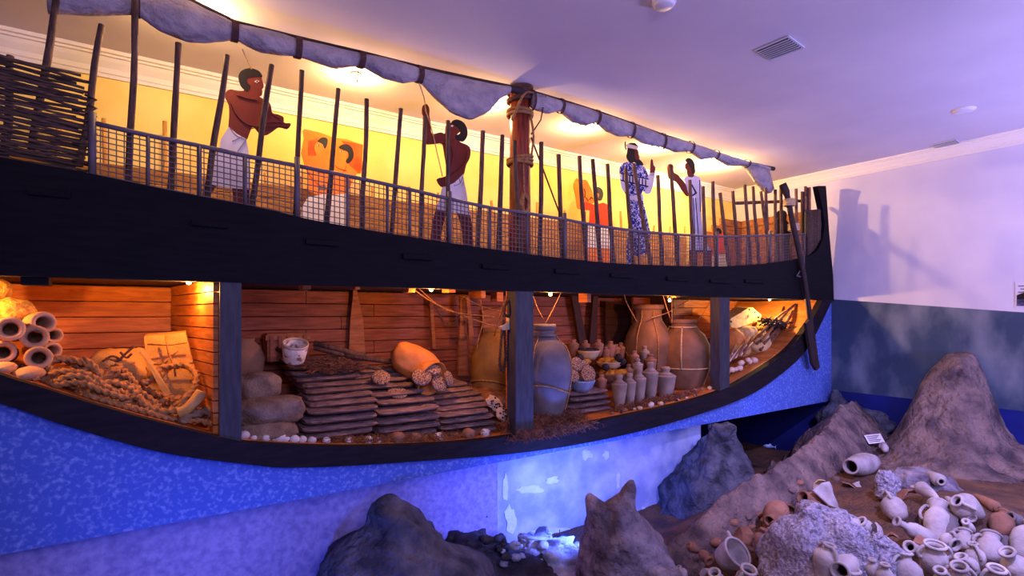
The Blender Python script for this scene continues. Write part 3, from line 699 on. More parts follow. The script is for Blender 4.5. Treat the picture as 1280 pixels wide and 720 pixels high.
for pts in ([(258, 270), (235, 330), (180, 375), (160, 382)], [(150, 240), (180, 235), (200, 215)], [(185, 250), (190, 300), (175, 350)]): f.line('outline', pts)
for pts in ([(235, 380), (220, 410), (195, 420)], [(238, 400), (230, 420)], [(215, 385), (225, 410)]): f.line('fold_line', pts, 'line_grey', 0.005, 2)

f = Fig('figure_cutout', 'painted cutout of a seated figure in red top and white skirt right of the mast', (700, 200, 5.54), 7.95, (255, 600))
f.part('orange_arm_and_cloth', [(100, 155), (118, 125), (135, 142), (180, 138), (202, 170), (225, 220), (238, 292), (200, 305), (150, 340), (120, 325), (110, 250), (97, 190)], 'orange_paint', 0)
f.part('red_top', [(150, 300), (180, 290), (240, 310), (300, 295), (330, 310), (352, 380), (362, 470), (200, 440), (205, 350), (150, 345)], 'red_cloth', 1, False)
f.part('face', [(238, 212), (255, 205), (268, 235), (264, 285), (240, 305), (234, 250)], 'skin_orange', 1)
f.part('hair', [(240, 197), (265, 187), (290, 205), (298, 240), (285, 280), (262, 276), (270, 236), (246, 222)], 'hair_black', 2)
f.part('skirt', [(165, 435), (356, 460), (345, 612), (160, 602)], 'kilt_white', 2, False)
f.part('legs', [(165, 600), (345, 610), (345, 680), (165, 680)], 'skin_orange', 0, False, True)
for pts in ([(165, 200), (175, 230), (170, 260)], [(205, 275), (215, 255), (225, 270)], [(180, 260), (195, 285)]): f.line('outline', pts, 'skin_line', 0.008, 1)

f = Fig('figure_cutout', 'painted cutout of a bearded long-haired figure in blue patterned robe raising one hand', (765, 165, 4.0), 6.8, (120, 640))
f.part('robe', [(48, 165), (75, 150), (105, 155), (150, 165), (178, 205), (182, 250), (172, 292), (150, 302), (155, 345), (175, 420), (192, 505), (172, 610), (112, 622), (95, 690), (76, 690), (78, 560), (88, 430), (90, 340), (65, 300), (48, 250), (40, 200)], 'robe_blue', 0, True, True)
f.part('sleeve', [(180, 215), (212, 205), (205, 262), (190, 308), (160, 302), (178, 270)], 'kilt_white', 1)
f.part('sleeve', [(42, 245), (60, 250), (72, 292), (62, 302), (48, 280)], 'kilt_white', 1)
f.part('hand', [(193, 142), (203, 140), (207, 165), (216, 180), (210, 215), (188, 210)], 'skin_red', 1)
f.part('robe_band', [(42, 203), (182, 233), (180, 276), (160, 272), (44, 242)], 'kilt_white', 1, False)
f.part('robe_band_edge', [(42, 203), (182, 233), (182, 239), (42, 210)], 'navy_line', 2, False)
f.part('robe_band_edge', [(44, 238), (180, 270), (180, 277), (44, 245)], 'navy_line', 2, False)
for k in range(8):
    x = 52+k*16; y = 212+k*3.6; f.part('robe_band_stripe', [(x, y), (x+6, y+1.5), (x+6, y+31), (x, y+29)], 'navy_line', 2, False)
f.part('belt', [(86, 322), (154, 310), (158, 345), (88, 338)], 'kilt_white', 1, False)
f.part('face', [(102, 88), (127, 90), (131, 112), (136, 130), (125, 150), (105, 140)], 'skin_red', 2)
f.part('hair_and_beard', [(78, 72), (100, 82), (112, 95), (112, 128), (128, 142), (134, 136), (156, 164), (130, 166), (110, 152), (90, 156), (70, 130), (74, 100)], 'hair_black', 3)
f.part('headband', [(62, 66), (78, 60), (130, 74), (126, 88), (78, 80)], 'kilt_white', 4, False)
f.part('hair_top', [(75, 66), (90, 55), (115, 58), (130, 76), (100, 70)], 'hair_black', 3)
f.line('feather', [(66, 90), (62, 70), (63, 50)], 'hair_black', 0.012, 4)

f = Fig('figure_cutout', 'painted cutout of a man in long white robe holding up a cup', (765, 165, 4.0), 6.9, (440, 650))
f.part('leg', [(390, 590), (430, 590), (426, 690), (396, 690)], 'skin_red', 0, False, True); f.part('leg', [(458, 590), (498, 595), (500, 690), (466, 690)], 'skin_red', 0, False, True)
f.part('arm', [(280, 165), (305, 165), (308, 200), (330, 215), (360, 250), (386, 290), (380, 322), (355, 295), (325, 250), (290, 232), (283, 210)], 'skin_red', 0)
f.part('robe', [(378, 220), (412, 214), (440, 230), (450, 280), (445, 400), (455, 510), (480, 570), (502, 602), (383, 600), (392, 500), (398, 400), (388, 330), (372, 270), (358, 235)], 'robe_white', 1, False)
f.part('face', [(365, 162), (380, 152), (402, 170), (408, 222), (380, 222), (372, 190), (364, 180)], 'skin_red', 2)
f.part('hair', [(365, 142), (380, 130), (400, 140), (412, 165), (413, 206), (399, 206), (395, 185), (380, 162)], 'hair_black', 3)
f.part('stripe_panel', [(393, 262), (400, 262), (424, 306), (402, 322), (400, 314), (414, 304)], 'navy_line', 2, False)
for pts in ([(416, 330), (425, 450), (436, 600)], [(404, 330), (410, 450), (412, 600)], [(436, 240), (440, 400)]): f.line('robe_line', pts, 'navy_line', 0.008, 2)
f.part('hem_band', [(384, 590), (498, 592), (502, 603), (383, 602)], 'navy_line', 2, False)

f = Fig('figure_cutout', 'small painted cutout of a dark-haired figure in red near the bow railing', (880, 210, 5.333), 7.8, (95, 650))
f.part('body', [(60, 430), (125, 430), (135, 560), (60, 580)], 'red_cloth', 0, False)
f.part('hair', [(65, 420), (85, 402), (110, 408), (116, 436), (70, 438)], 'hair_black', 1)
f.part('skirt', [(55, 580), (165, 575), (165, 660), (55, 660)], 'kilt_white', 1, False, True)
f = Fig('figure_cutout', 'dark painted cutout of a figure seen from behind at the bow', (880, 210, 5.333), 6.8, (530, 620))
f.part('body', [(490, 340), (545, 340), (580, 390), (575, 660), (475, 660), (478, 420)], 'hair_black', 0, False, True)
f.part('head', [(482, 312), (495, 285), (530, 283), (550, 300), (545, 345), (500, 348)], 'hair_black', 1)
f.part('face', [(488, 318), (508, 318), (508, 342), (494, 342)], 'skin_red', 2, False)

# ================================================================== CARGO IN THE HOLD
def frame_to(p0, p1):
    """matrix taking z=0..L along the line p0 -> p1"""
    d = (p1-p0); q = d.to_track_quat('Z', 'Y').to_matrix().to_4x4(); return Matrix.Translation(p0) @ q
def wall_prof(outer, th):
    """closed vessel wall from an outside profile (bottom first): adds an inside"""
    inn = [(max(0.002, r-th), z+(th if i == 0 else 0)) for i, (r, z) in enumerate(outer)]
    return [(0.001, outer[0][1])]+outer+[(o[0], o[1]) for o in inn[::-1]]+[(0.001, inn[0][1])]

# --- clay pipes stacked at the stern
PIPES = [(12, 411, 15, 0, 'in the middle row under the round wicker ball'), (55, 403, 13.5, .10, 'topmost, beside the round wicker ball'), (43, 421, 14.5, .03, 'under the topmost one'), (68, 419, 10, .35, 'at the right end of the upper row'),
         (3, 440, 13.5, 0, 'lower row at the picture edge'), (48, 447, 14, -.02, 'lowest with open mouth, above the closed one'), (66, 438, 10.5, .30, 'right end of the middle row')]
for i, (px, py, rp, dy, where) in enumerate(PIPES):
    Y = 6.32+dy; a = at(px, py, Y); R = rp*mpp(px, Y)*1.02
    ax = Vector((0.10, -1, 0.08 if py > 405 else 0.2)).normalized(); 
    if i in (1, 3, 6): ax = Vector((0.45, -1, 0.05)).normalized()
    L = 0.62; b0 = a-ax*L; Mx = frame_to(b0, a)
    t = thing('clay_pipe', 'clay pipe with thick round mouth, '+where, 'pipe', tuple(b0), 'clay pipes stacked in the stern')
    MB().lathe([(0.001, 0), (R*.7, 0), (R*.86, L*.1), (R*.9, L*.5), (R*.94, L*.86), (R*.9, L*.9), (R*.6, L*.9)], 20, Mx, 0.05, i, (1, 0)).build('body', 'clay_pink', t)
    MB().lathe([(R*.90, L*.84), (R*1.0, L*.9), (R*1.0, L*.97), (R*.93, L), (R*.72, L*1.005), (R*.56, L*.98), (R*.5, L*.9), (R*.48, L*.6), (R*.46, L*.1), (0.001, L*.08)], 22, Mx, caps=(0, 1)).build('mouth', 'clay_pink', t)
for (px, py, rx, rz_, nm) in [(36, 467, 16, 9, 'lying below the stacked pipes'), (6, 460, 11, 8, 'below the pipes at the picture edge')]:
    Y = 6.25; k = mpp(px, Y); tag(MB().blob(at(px, py, Y), (rx*k, .2, rz_*k), px, .1, 1.5).build('round_jar', 'clay_pink'), 'rounded closed clay jar '+nm, 'jar')
Y = 6.75; k = mpp(15, Y)
tag(MB().blob(at(14, 390, Y), (24*k, .2, 18*k), 3, .10, 2.5, 4).build('wicker_ball', 'wicker_yellow'), 'round yellow wicker bundle resting on the clay pipes', 'basket')
tag(MB().blob(at(-2, 362, 7.0), (14*k, .14, 14*k), 5, .08, 2, 3).build('wicker_ball', 'wicker_yellow'), 'smaller smooth yellow bundle above the wicker one at the picture edge', 'basket')
tag(MB().blob(at(41, 396, 6.8), (8*k, .1, 6*k), 9, .08, 2, 3).build('round_jar', 'burlap_pale'), 'little pale lump between wicker bundle and topmost clay pipe', 'jar')

# --- rope heap
def coil(cx0, cy0, w0, turns, r, Y0, seed, zr=0.3, dep=0.25):
    rr = random.Random(seed); c = at(cx0, cy0, Y0); pts = []; a = rr.random()*6
    n = int(turns*9); ph = [rr.uniform(0, 6) for _ in range(6)]
    for i in range(n):
        f = i/n; a += 0.62+0.08*rr.random()
        cx = c.x+w0*0.45*math.sin(f*5+ph[0])+0.07*math.sin(i*.23+ph[4]); rad = 0.12+0.13*(0.5+0.5*math.sin(i*.37+ph[1]))
        x = cx+math.cos(a)*rad*1.25; y = c.y+dep*0.6*math.sin(f*9+ph[2])+math.sin(a)*rad*0.6
        lim = max(0, 1-((x-c.x)/(w0*0.95))**2)
        z = c.z-0.08+zr*lim*(0.55+0.45*math.sin(i*.71+ph[3]))*(0.45+0.55*f)+0.35*(y-c.y)
        z = max(z, hull_z(x)+r)
        y = max(y, 6.09+r)
        pts.append((x, y, z))
    return catmull(pts, 5)
for (cx0, cy0, w0, tn, m, sd, lab) in [(90, 478, 0.36, 9, 'rope_tan', 1, 'large heap of brown twisted rope spilling beside the clay pipes'), (140, 496, 0.36, 9, 'rope_tan', 4, 'middle heap of brown twisted rope in front of the cloth sack'), (215, 512, 0.34, 6, 'rope_tan', 11, 'loose brown twisted rope coiled before the tan box')]:
    tag(MB().rope(coil(cx0, cy0, w0, tn, 0.030, 6.35, sd, 0.34 if sd < 10 else 0.14), 0.030).build('rope_heap', m), lab, 'rope')
P = catmull([at(*q) for q in [(178, 480, 6.4), (196, 470, 6.5), (199, 461, 6.55), (215, 458, 6.6), (233, 457, 6.58), (245, 468, 6.45), (243, 485, 6.3), (232, 498, 6.2), (222, 512, 6.16), (200, 514, 6.15), (180, 505, 6.18), (172, 495, 6.22)]], 5)
tag(MB().rope(P, 0.034).build('rope_loop', 'rope_tan'), 'thick loop of rope standing upright against the tan box', 'rope')
P = catmull([at(*q) for q in [(252, 490, 6.2), (243, 502, 6.17), (232, 512, 6.15), (222, 516, 6.15)]], 5)
tag(MB().tube(P, [0.055]*len(P), 10).build('fender_roll', 'burlap'), 'short fat tan roll lying among the ropes by the partition', 'roll')
P = catmull([at(*q) for q in [(226, 528, 6.14), (240, 519, 6.16), (258, 515, 6.2), (270, 520, 6.22)]], 5)
tag(MB().rope(P, 0.05).build('thick_rope', 'sack_grey'), 'thick grey rope end lying at the foot of the grey post', 'rope')
Y = 6.9; k = mpp(155, Y)
sk = thing('cloth_sack', 'lumpy tan cloth sack with dark lines behind the rope heap', 'sack', tuple(at(155, 495, Y)))
MB().blob(at(154, 470, Y), (36*k, .3, 36*k), 12, .28, 1.3, 4, sq=.85).build('body', 'burlap', sk)
b = MB()
for q in ([(132, 447), (145, 452), (155, 444), (168, 432)], [(150, 440), (158, 447), (165, 442)], [(128, 452), (140, 445), (152, 450)]):
    b.tube(catmull([at(x, y, Y-.29) for x, y in q], 4), 0.012, 5)
b.build('dark_line', 'twig_brown', sk)  # thin dark tubes laid over the sack's front
b = MB(); P = [at(172, 434, 6.55), at(180, 436, 6.55), at(214, 492, 6.3), at(206, 496, 6.3)]; b.prism(P, (0, .04, 0))
tag(b.build('wood_batten', 'burlap'), 'pale wooden batten leaning against the tan cloth sack', 'batten')
# wrapped box
Y = 6.85; bx = thing('wrapped_box', 'upright tan cloth-wrapped box tied with cord against the partition', 'box', tuple(at(215, 490, Y)))
P = [at(180, 421, Y+.05), at(232, 416, Y), at(246, 470, Y-.15), at(248, 496, Y-.2), at(186, 496, Y-.2), at(184, 470, Y-.15)]
b = MB(); b.prism(P, (0.02, .3, 0.02)); b.build('body', 'burlap', bx)
b = MB()
for q in ([(207, 418), (210, 440), (218, 460), (219, 470)], [(184, 430), (210, 431), (233, 428)], [(185, 455), (215, 455), (243, 453)], [(212, 446), (222, 438)], [(206, 455), (214, 445)]):
    b.tube([at(x, y, Y-.07-(y-416)*.0025)+Vector((0, -.03, 0)) for x, y in q], 0.009, 5)
b.build('cord', 'rope_tan', bx)
# --- sacks beside the first post
for i, (px, py, rx, rz_, Y, lab, mm) in enumerate([(322, 483, 26, 18, 6.65, 'uppermost grey sack of the pile right of the post', 'sack_grey'), (335, 513, 42, 18, 6.42, 'middle and widest grey sack of the pile', 'sack_grey'), (333, 537, 36, 12, 6.36, 'flattened bottom sack of the pile, above the pebbles', 'sack_grey')]):
    k = mpp(px, Y); tag(MB().blob(at(px, py, Y), (rx*k, .26, rz_*k), 20+i, .13, 1.5, 4, sq=.72).build('grain_sack', mm), lab, 'sack')
Y = 7.1; k = mpp(305, Y)
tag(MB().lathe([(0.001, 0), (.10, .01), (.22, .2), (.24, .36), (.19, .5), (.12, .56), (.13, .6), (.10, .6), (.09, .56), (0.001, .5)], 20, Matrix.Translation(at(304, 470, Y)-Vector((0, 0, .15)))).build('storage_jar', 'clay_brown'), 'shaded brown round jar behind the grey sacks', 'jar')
# --- pebbles along the rim
PEB = [(306, 544, 6), (333, 548, 6), (350, 548, 7), (357, 551, 5), (368, 551, 6), (378, 552, 5), (390, 552, 5), (408, 554, 5), (318, 548, 4), (344, 553, 4)]
def pebble(px, py, r, m, lab, Y=6.14, nm='pebble', grp='pebbles along the hull rim'):
    k = mpp(px, Y); p = at(px, py, Y); p.z = max(hull_z(p.x)+r*k*0.5, p.z)
    return tag(MB().blob(p, (r*k*1.1, r*k, r*k*0.95), px, .2, 1.3, 2).build(nm, m), lab, 'pebble', grp)
for i, q in enumerate(PEB): pebble(*q, 'pebble_white', 'pale round pebble, %s from the first post along the hull rim' % ORD[sorted(PEB).index(q)])
for i, (px, py, r) in enumerate([(436, 552, 5), (460, 551, 6), (497, 548, 9), (520, 548, 7), (548, 546, 6), (585, 545, 8), (606, 543, 6), (474, 552, 4)]):
    pebble(px, py, r, 'clay_rust' if r > 6 else 'pebble_white', 'rusty or pale lump on the rim, %s below the slab stacks' % ORD[sorted([436, 460, 497, 520, 548, 585, 606, 474]).index(px)], nm='stone_lump', grp='lumps on the rim below the slabs')

# --- stacks of dark slabs (ingots with rough edges)
SLABV = []
def slab_mesh(seed):
    rr = random.Random(seed); b = MB(); vs = []; nx, nyz = 15, 8; fs = []
    ring = [(-.5, -.5), (0, -.62), (.5, -.5), (.62, 0), (.5, .5), (0, .56), (-.5, .5), (-.62, 0)]     # (y, z) unit section
    bow = rr.uniform(-.2, .25)
    for i in range(nx):
        x = i/(nx-1)-0.5; e = 1 if 0 < i < nx-1 else 0.82
        for k, (y, z) in enumerate(ring):
            n = noise.noise(Vector((x*7+seed*9, y*2, z*2)))*.5+noise.noise(Vector((x*22+seed*5, y*5, z*3)))*.45
            vs.append(Vector((x+0.02*rr.uniform(-1, 1)*(e < 1), y*(e)+.12*n*(1 if y < 0 else .3), z*(e+.55*n)*0.98+bow*(x*x*4-.5)*.5)))
    for i in range(nx-1):
        for k in range(8): fs.append((i*8+k, i*8+(k+1) % 8, (i+1)*8+(k+1) % 8, (i+1)*8+k))
    fs += [tuple(range(8)), tuple(range((nx-1)*8, nx*8))]
    me = bpy.data.meshes.new('copper_slab'); me.from_pydata(vs, [], fs); me.polygons.foreach_set('use_smooth', [False]*len(fs))
    bm = bmesh.new(); bm.from_mesh(me); bmesh.ops.recalc_face_normals(bm, faces=bm.faces); bm.to_mesh(me); bm.free(); me.materials.append(M['slab_copper']); return me
SLABV = [slab_mesh(i) for i in range(8)]
def slab_stack(rows, yfront, stackname, dep=0.5):
    """rows: (y_px, x0_px, x1_px, Y) from the bottom up"""
    for k, (py, xa, xb, Y) in enumerate(rows):
        a = at(xa, py, Y); c = at(xb, py, Y); o = bpy.data.objects.new('copper_slab', SLABV[(k*3+len(stackname)) % 8]); COL.objects.link(o)
        o.location = ((a.x+c.x)/2, Y+dep/2, (a.z+c.z)/2); o.scale = (abs(c.x-a.x), dep, SLAB_H)
        o.rotation_euler = (0, rng.uniform(-.02, .02), rng.uniform(-.025, .025))
        tag(o, 'rough dark slab, %s from the bottom of the %s' % (ORD[k] if k else 'lowest', stackname) if k else 'rough dark slab, lowest of the %s' % stackname, 'slab', 'dark slabs stacked in the hold')
SLAB_H = 0.058
def ysteps(pys, Y0, nfront, dY): 
    out = []
    for i, p in enumerate(pys): out.append(Y0+0.012*i if i < nfront else Y0+0.012*nfront+(i-nfront+1)*dY)
    return out
s1 = [(543, 379, 466), (534, 378, 472), (524, 381, 472), (513, 385, 472), (504, 388, 472), (496, 385, 466), (488, 383, 461), (481, 378, 456), (473, 372, 450), (466, 366, 446), (458, 360, 434), (450, 352, 430)]
s2 = [(544, 474, 546), (535, 474, 551), (525, 475, 550), (513, 474, 549), (502, 472, 544), (492, 464, 530), (483, 450, 518), (476, 444, 510), (470, 438, 508), (464, 434, 500)]
s3 = [(541, 551, 620), (532, 551, 620), (524, 552, 618), (517, 552, 611), (509, 548, 616), (502, 546, 607), (495, 536, 602), (489, 530, 592), (483, 520, 584), (477, 512, 570)]
for rows, nm, dY in ((s1, 'left slab stack', .13), (s2, 'middle slab stack', .14), (s3, 'right slab stack', .14)):
    ys = ysteps(rows, 6.24, 4, dY)
    slab_stack([(r[0], r[1], r[2], y) for r, y in zip(rows, ys)], 0, nm)
s4 = [(521, 712, 762, 6.42), (513, 714, 764, 6.43), (506, 711, 763, 6.44), (498, 713, 762, 6.45), (491, 712, 760, 6.46)]
slab_stack(s4, 0, 'small stack beside the tall grey jar', 0.42)
# --- matting of twigs on top of the left stack
def twig_mat(name, lab, cat, c, half, n, m, seed, ln=(.1, .3), r=.006, zh=.04, grp=None):
    rr = random.Random(seed); b = MB()
    for i in range(n):
        x = c.x+rr.gauss(0, .45)*half[0]; y = c.y+rr.uniform(-1, 1)*half[1]; x = max(min(x, c.x+half[0]), c.x-half[0])
        z = c.z+half[2]*(y-c.y)+zh*rr.random(); L = rr.uniform(*ln); a = rr.gauss(0, .7); t = rr.gauss(0, .25)
        d = Vector((math.cos(a)*L/2, math.sin(a)*L/2, math.sin(t)*L/2)); k = Vector((0, 0, rr.uniform(0, .02)))
        p = Vector((x, y, z)); b.tube([p-d, p+k, p+d], r*rr.uniform(.7, 1.3), 4, smooth=False)
    o = b.build(name, m, kind='stuff'); tag(o, lab, cat, grp); return o
c0 = at(415, 457, 7.1)
twig_mat('twig_matting', 'mat of reddish brown twigs spread over the left slab stack', 'twigs', c0, (.36, .20, .35), 900, 'twig_brown', 3, (.08, .24), .0045)
# poles on the stacks
for i, (a, c, r) in enumerate([((392, 429, 7.35), (460, 446, 7.2), .038), ((392, 435, 7.3), (450, 449, 7.15), .028), ((430, 445, 7.2), (498, 453, 7.0), .036), ((440, 454, 7.1), (476, 462, 6.9), .028), ((346, 436, 7.5), (372, 446, 7.3), .03)]):
    tag(MB().tube([at(*a), (at(*a)+at(*c))/2, at(*c)], r, 10).build('wood_pole', 'stake_wood'), 'grey brown wooden pole lying behind the slabs, %s of them' % ['topmost', 'second', 'the long low one', 'shortest and lowest', 'the one behind the white bucket'][i], 'pole', 'poles lying over the slabs')
# white crackled bucket
Y = 6.95; k = mpp(367, Y)*.86; bk = thing('white_bucket', 'pale crackled open bucket standing behind the left slab stack', 'bucket', tuple(at(367, 452, Y)))
Mx = Matrix.Translation(at(367, 451, Y)) @ Matrix.Rotation(.42, 4, 'X')
MB().lathe(wall_prof([(14*k, 0), (15*k, .02), (16.2*k, 14*k), (17*k, 26*k)], .02), 22, Mx, .12, 4).build('body', 'white_bucket', bk)
MB().lathe([(17*k, 25*k), (18*k, 25.5*k), (18.2*k, 29*k), (16.5*k, 29.4*k), (16*k, 26*k), (17*k, 25*k)], 22, Mx, .05, 2, (0, 0)).build('rim', 'bowl_cream', bk)
# wooden chest
Y = 7.5; ch = thing('wooden_chest', 'brown ridged wooden chest in the shade behind the white bucket', 'chest', tuple(at(350, 445, Y)))
xa, xb = at(334, 430, Y).x, at(386, 430, Y).x; za, zb = at(350, 452, Y).z, at(350, 414, Y).z
MB().bevbox((xa, Y, za), (xb, Y+.3, zb-.1), .01).build('body', 'chest_wood', ch)
MB().bevbox((xa-.02, Y-.02, zb-.14), (xb+.02, Y+.32, zb-.03), .03).build('lid', 'chest_wood', ch)
for i in range(5):
    f = (i+.5)/5; xc = xa+(xb-xa)*f; MB().bevbox((xc-.022, Y-.035, za), (xc+.022, Y-.018, zb-.06), .004).build('batten', 'plank_red', ch)
# sack of discs
Y = 6.95; sd = thing('disc_sack', 'bulging orange leather sack spilling round ingots over the slabs', 'sack', tuple(at(525, 480, Y)))
k = mpp(520, Y)
Mx = Matrix.Rotation(-.15, 4, 'Z') @ Matrix.Rotation(.55, 4, 'Y')
MB().blob(at(521, 456, Y), (36*k, .26, 22*k), 31, .10, 1.2, 4, Mx, sq=.85).build('body', 'leather_orange', sd)
p0 = at(529, 466, Y-.12); p1 = at(541, 474, Y-.3)
MB().lathe([(.18, 0), (.235, .1), (.255, .2), (.245, .205), (.22, .12), (.02, .06)], 22, frame_to(p0, p1)).build('mouth', 'leather_orange', sd)
def disc(px, py, Y, rp, nrm, lab):
    R = rp*mpp(px, Y); c = at(px, py, Y); n = Vector(nrm).normalized()
    o = MB().lathe([(0.001, -.035), (R*.8, -.03), (R*.98, -.01), (R, .008), (R*.94, .02), (R*.5, .028), (0.001, .026)], 18, frame_to(c, c+n), .08, px).build('disc_ingot', 'disc_copper')
    return tag(o, lab, 'disc', 'round speckled ingots')
fw = Vector((-.35, -1, .75))
disc(527, 471, 6.55, 12.5, (-.3, -1, .9), 'round speckled ingot, leftmost in the mouth of the orange sack')
disc(541, 461, 6.6, 11, (.1, -.8, 1), 'round speckled ingot, topmost in the mouth of the orange sack')
disc(549, 480, 6.52, 11, (.2, -1, .55), 'round speckled ingot, lowest under the mouth of the orange sack')
disc(561, 474, 6.55, 10.5, (.8, -1, .4), 'round speckled ingot, rightmost beside the orange sack')
disc(476, 472, 6.72, 12, (-.2, -1, 1.1), 'round speckled ingot lying on the middle stack left of the sack')
disc(497, 491, 6.62, 12.5, (0, -.5, 1), 'round speckled ingot lying flat on the slabs below the sack')
# perforated white cloth / coral right of the slabs
cr = thing('perforated_slab', 'pinkish white perforated crust between slabs and the grey post', 'crust', tuple(at(622, 526, 6.3)))
rr = random.Random(5)
for i, (px, py, Y, rx, rz_, ti) in enumerate([(618, 504, 6.42, 13, 9, .5), (629, 518, 6.30, 11, 9, .4)]):
    k = mpp(px, Y); c = at(px, py, Y); Mx = Matrix.Rotation(ti, 4, 'Y') @ Matrix.Rotation(-.5, 4, 'X')
    MB().blob((c.x, c.y, c.z), (rx*k, .03, rz_*k), i+3, .3, 2.0, 4, Mx).build('crust', 'coral_white', cr)
    for j in range(11):
        a_ = rr.random()*2*PI; q = math.sqrt(rr.random())*.72
        p = c+Mx @ Vector((math.cos(a_)*q*rx*k, -.026, math.sin(a_)*q*rz_*k)); MB().blob(p, (.016, .016, .016), j, .2, 1, 1).build('dark_hole', 'hair_black', cr)
# sand slope behind the slabs
tag(MB().blob(at(606, 500, 7.1), (.5, .5, .22), 77, .2, 1.4, 4).build('sand_heap', 'straw'), 'mound of straw-coloured sand between the slabs and the olive jar', 'mound')

# --- great jars
def pithos(px, ptop, pbot, Y, rb, rrim, m, lab, prof=None, cat='jar', nm='storage_jar', seed=0, ropes=()):
    k = mpp(px, Y); H = (pbot-ptop)*k; R = rb*k; q = rrim*k; p0 = at(px, pbot, Y)
    t = thing(nm, lab, cat, tuple(p0))
    pr = [(R*.60, 0), (R*.72, H*.10), (R*.88, H*.28), (R*.99, H*.46), (R, H*.56), (R*.93, H*.68), (R*.74, H*.79), (q*1.0, H*.86), (q*.92, H*.90), (q*.92, H*.94)] if prof is None else [(a*R, b_*H) for a, b_ in prof]
    MB().lathe(wall_prof(pr, .03), 40, Matrix.Translation(p0), .015, seed).build('body', m, t)
    MB().lathe([(q*.90, H*.935), (q*1.06, H*.945), (q*1.10, H*.97), (q*1.05, H), (q*.86, H), (q*.80, H*.94), (q*.90, H*.935)], 32, Matrix.Translation(p0), caps=(0, 0)).build('rim', m, t)
    def rad(z):
        return interp([(z_, r_) for r_, z_ in pr], z)
    return t, p0, H, rad
def on_jar(p0, rad, z, a, off=.012): r = rad(z)+off; return p0+Vector((math.cos(a)*r, math.sin(a)*r, z))
t, p0, H, rad = pithos(679, 405, 528, 6.42, 35, 15, 'clay_grey', 'tall blue-grey jar tied with cord right behind the grey post')
MB().tube([on_jar(p0, rad, H*.885, a, .02) for a in [2*PI*i/24 for i in range(24)]], .022, 6, closed=True).build('neck_ring', 'clay_grey', t)
b = MB(); fa = -1.0
za = lambda i: H*(.36+.05*math.sin(i*2*PI/24*2))
b.tube([on_jar(p0, rad, za(i), 2*PI*i/24) for i in range(24)], .012, 5, closed=True)
for a0 in (-.55, -2.6, 1.5):
    b.tube([on_jar(p0, rad, H*f, a0-(.4*(1-f) if a0 > -1 else 0)) for f in [.9, .84, .78, .7, .6, .5, .42, .36]], .012, 5)
    b.tube([on_jar(p0, rad, H*f, a0-.25) for f in [.36, .3, .2, .1, .02]], .012, 5)
b.build('cord_net', 'rope_tan', t)
t, p0, H, rad = pithos(810, 381, 478, 7.15, 29, 18, 'clay_brown', 'big orange-brown round jar with wide rim at the back', [(.55, 0), (.78, .14), (.96, .32), (1, .46), (.93, .60), (.74, .72), (.58, .79), (.52, .86), (.55, .95)], seed=3)
b = MB()
for a0 in (-2.0, -.6, -2.9): b.tube([on_jar(p0, rad, H*f, a0) for f in [.93, .86, .79, .72, .6, .46, .32, .14]], .012, 5)
b.tube([on_jar(p0, rad, H*(.4-.22*math.cos(2*PI*i/24+2.0)), 2*PI*i/24) for i in range(24)], .012, 5, closed=True)
b.build('cord_net', 'rope_tan', t)
t, p0, H, rad = pithos(854, 399, 488, 6.75, 31.5, 15, 'clay_brown', 'brown round jar in a pale cord net before the second partition', [(.6, 0), (.78, .12), (.94, .3), (1, .48), (.96, .64), (.78, .78), (.5, .87), (.44, .95)], seed=5)
b = MB(); b.tube([on_jar(p0, rad, H*.33, 2*PI*i/24) for i in range(24)], .015, 5, closed=True); b.tube([on_jar(p0, rad, H*.89, 2*PI*i/24) for i in range(24)], .016, 5, closed=True)
for a0 in (-2.55, -.75, .6, 2.2): b.tube([on_jar(p0, rad, H*f, a0) for f in [.9, .84, .78, .64, .48, .33]], .015, 5)
for a0 in (-.95, .9): b.tube([on_jar(p0, rad, H*f, a0) for f in [.33, .2, .1, .02]], .014, 5)
b.build('cord_net', 'rope_pale', t)
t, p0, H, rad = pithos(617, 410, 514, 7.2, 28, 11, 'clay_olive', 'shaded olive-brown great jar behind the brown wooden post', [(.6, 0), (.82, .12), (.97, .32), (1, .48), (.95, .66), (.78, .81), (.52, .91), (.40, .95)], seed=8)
b = MB(); b.tube([on_jar(p0, rad, H*(.42+.22*math.sin(2*PI*i/24+1)), 2*PI*i/24) for i in range(24)], .012, 5, closed=True); b.tube([on_jar(p0, rad, H*(.3-.1*math.sin(2*PI*i/24+1)), 2*PI*i/24) for i in range(24)], .012, 5, closed=True); b.build('cord_net', 'rope_tan', t)
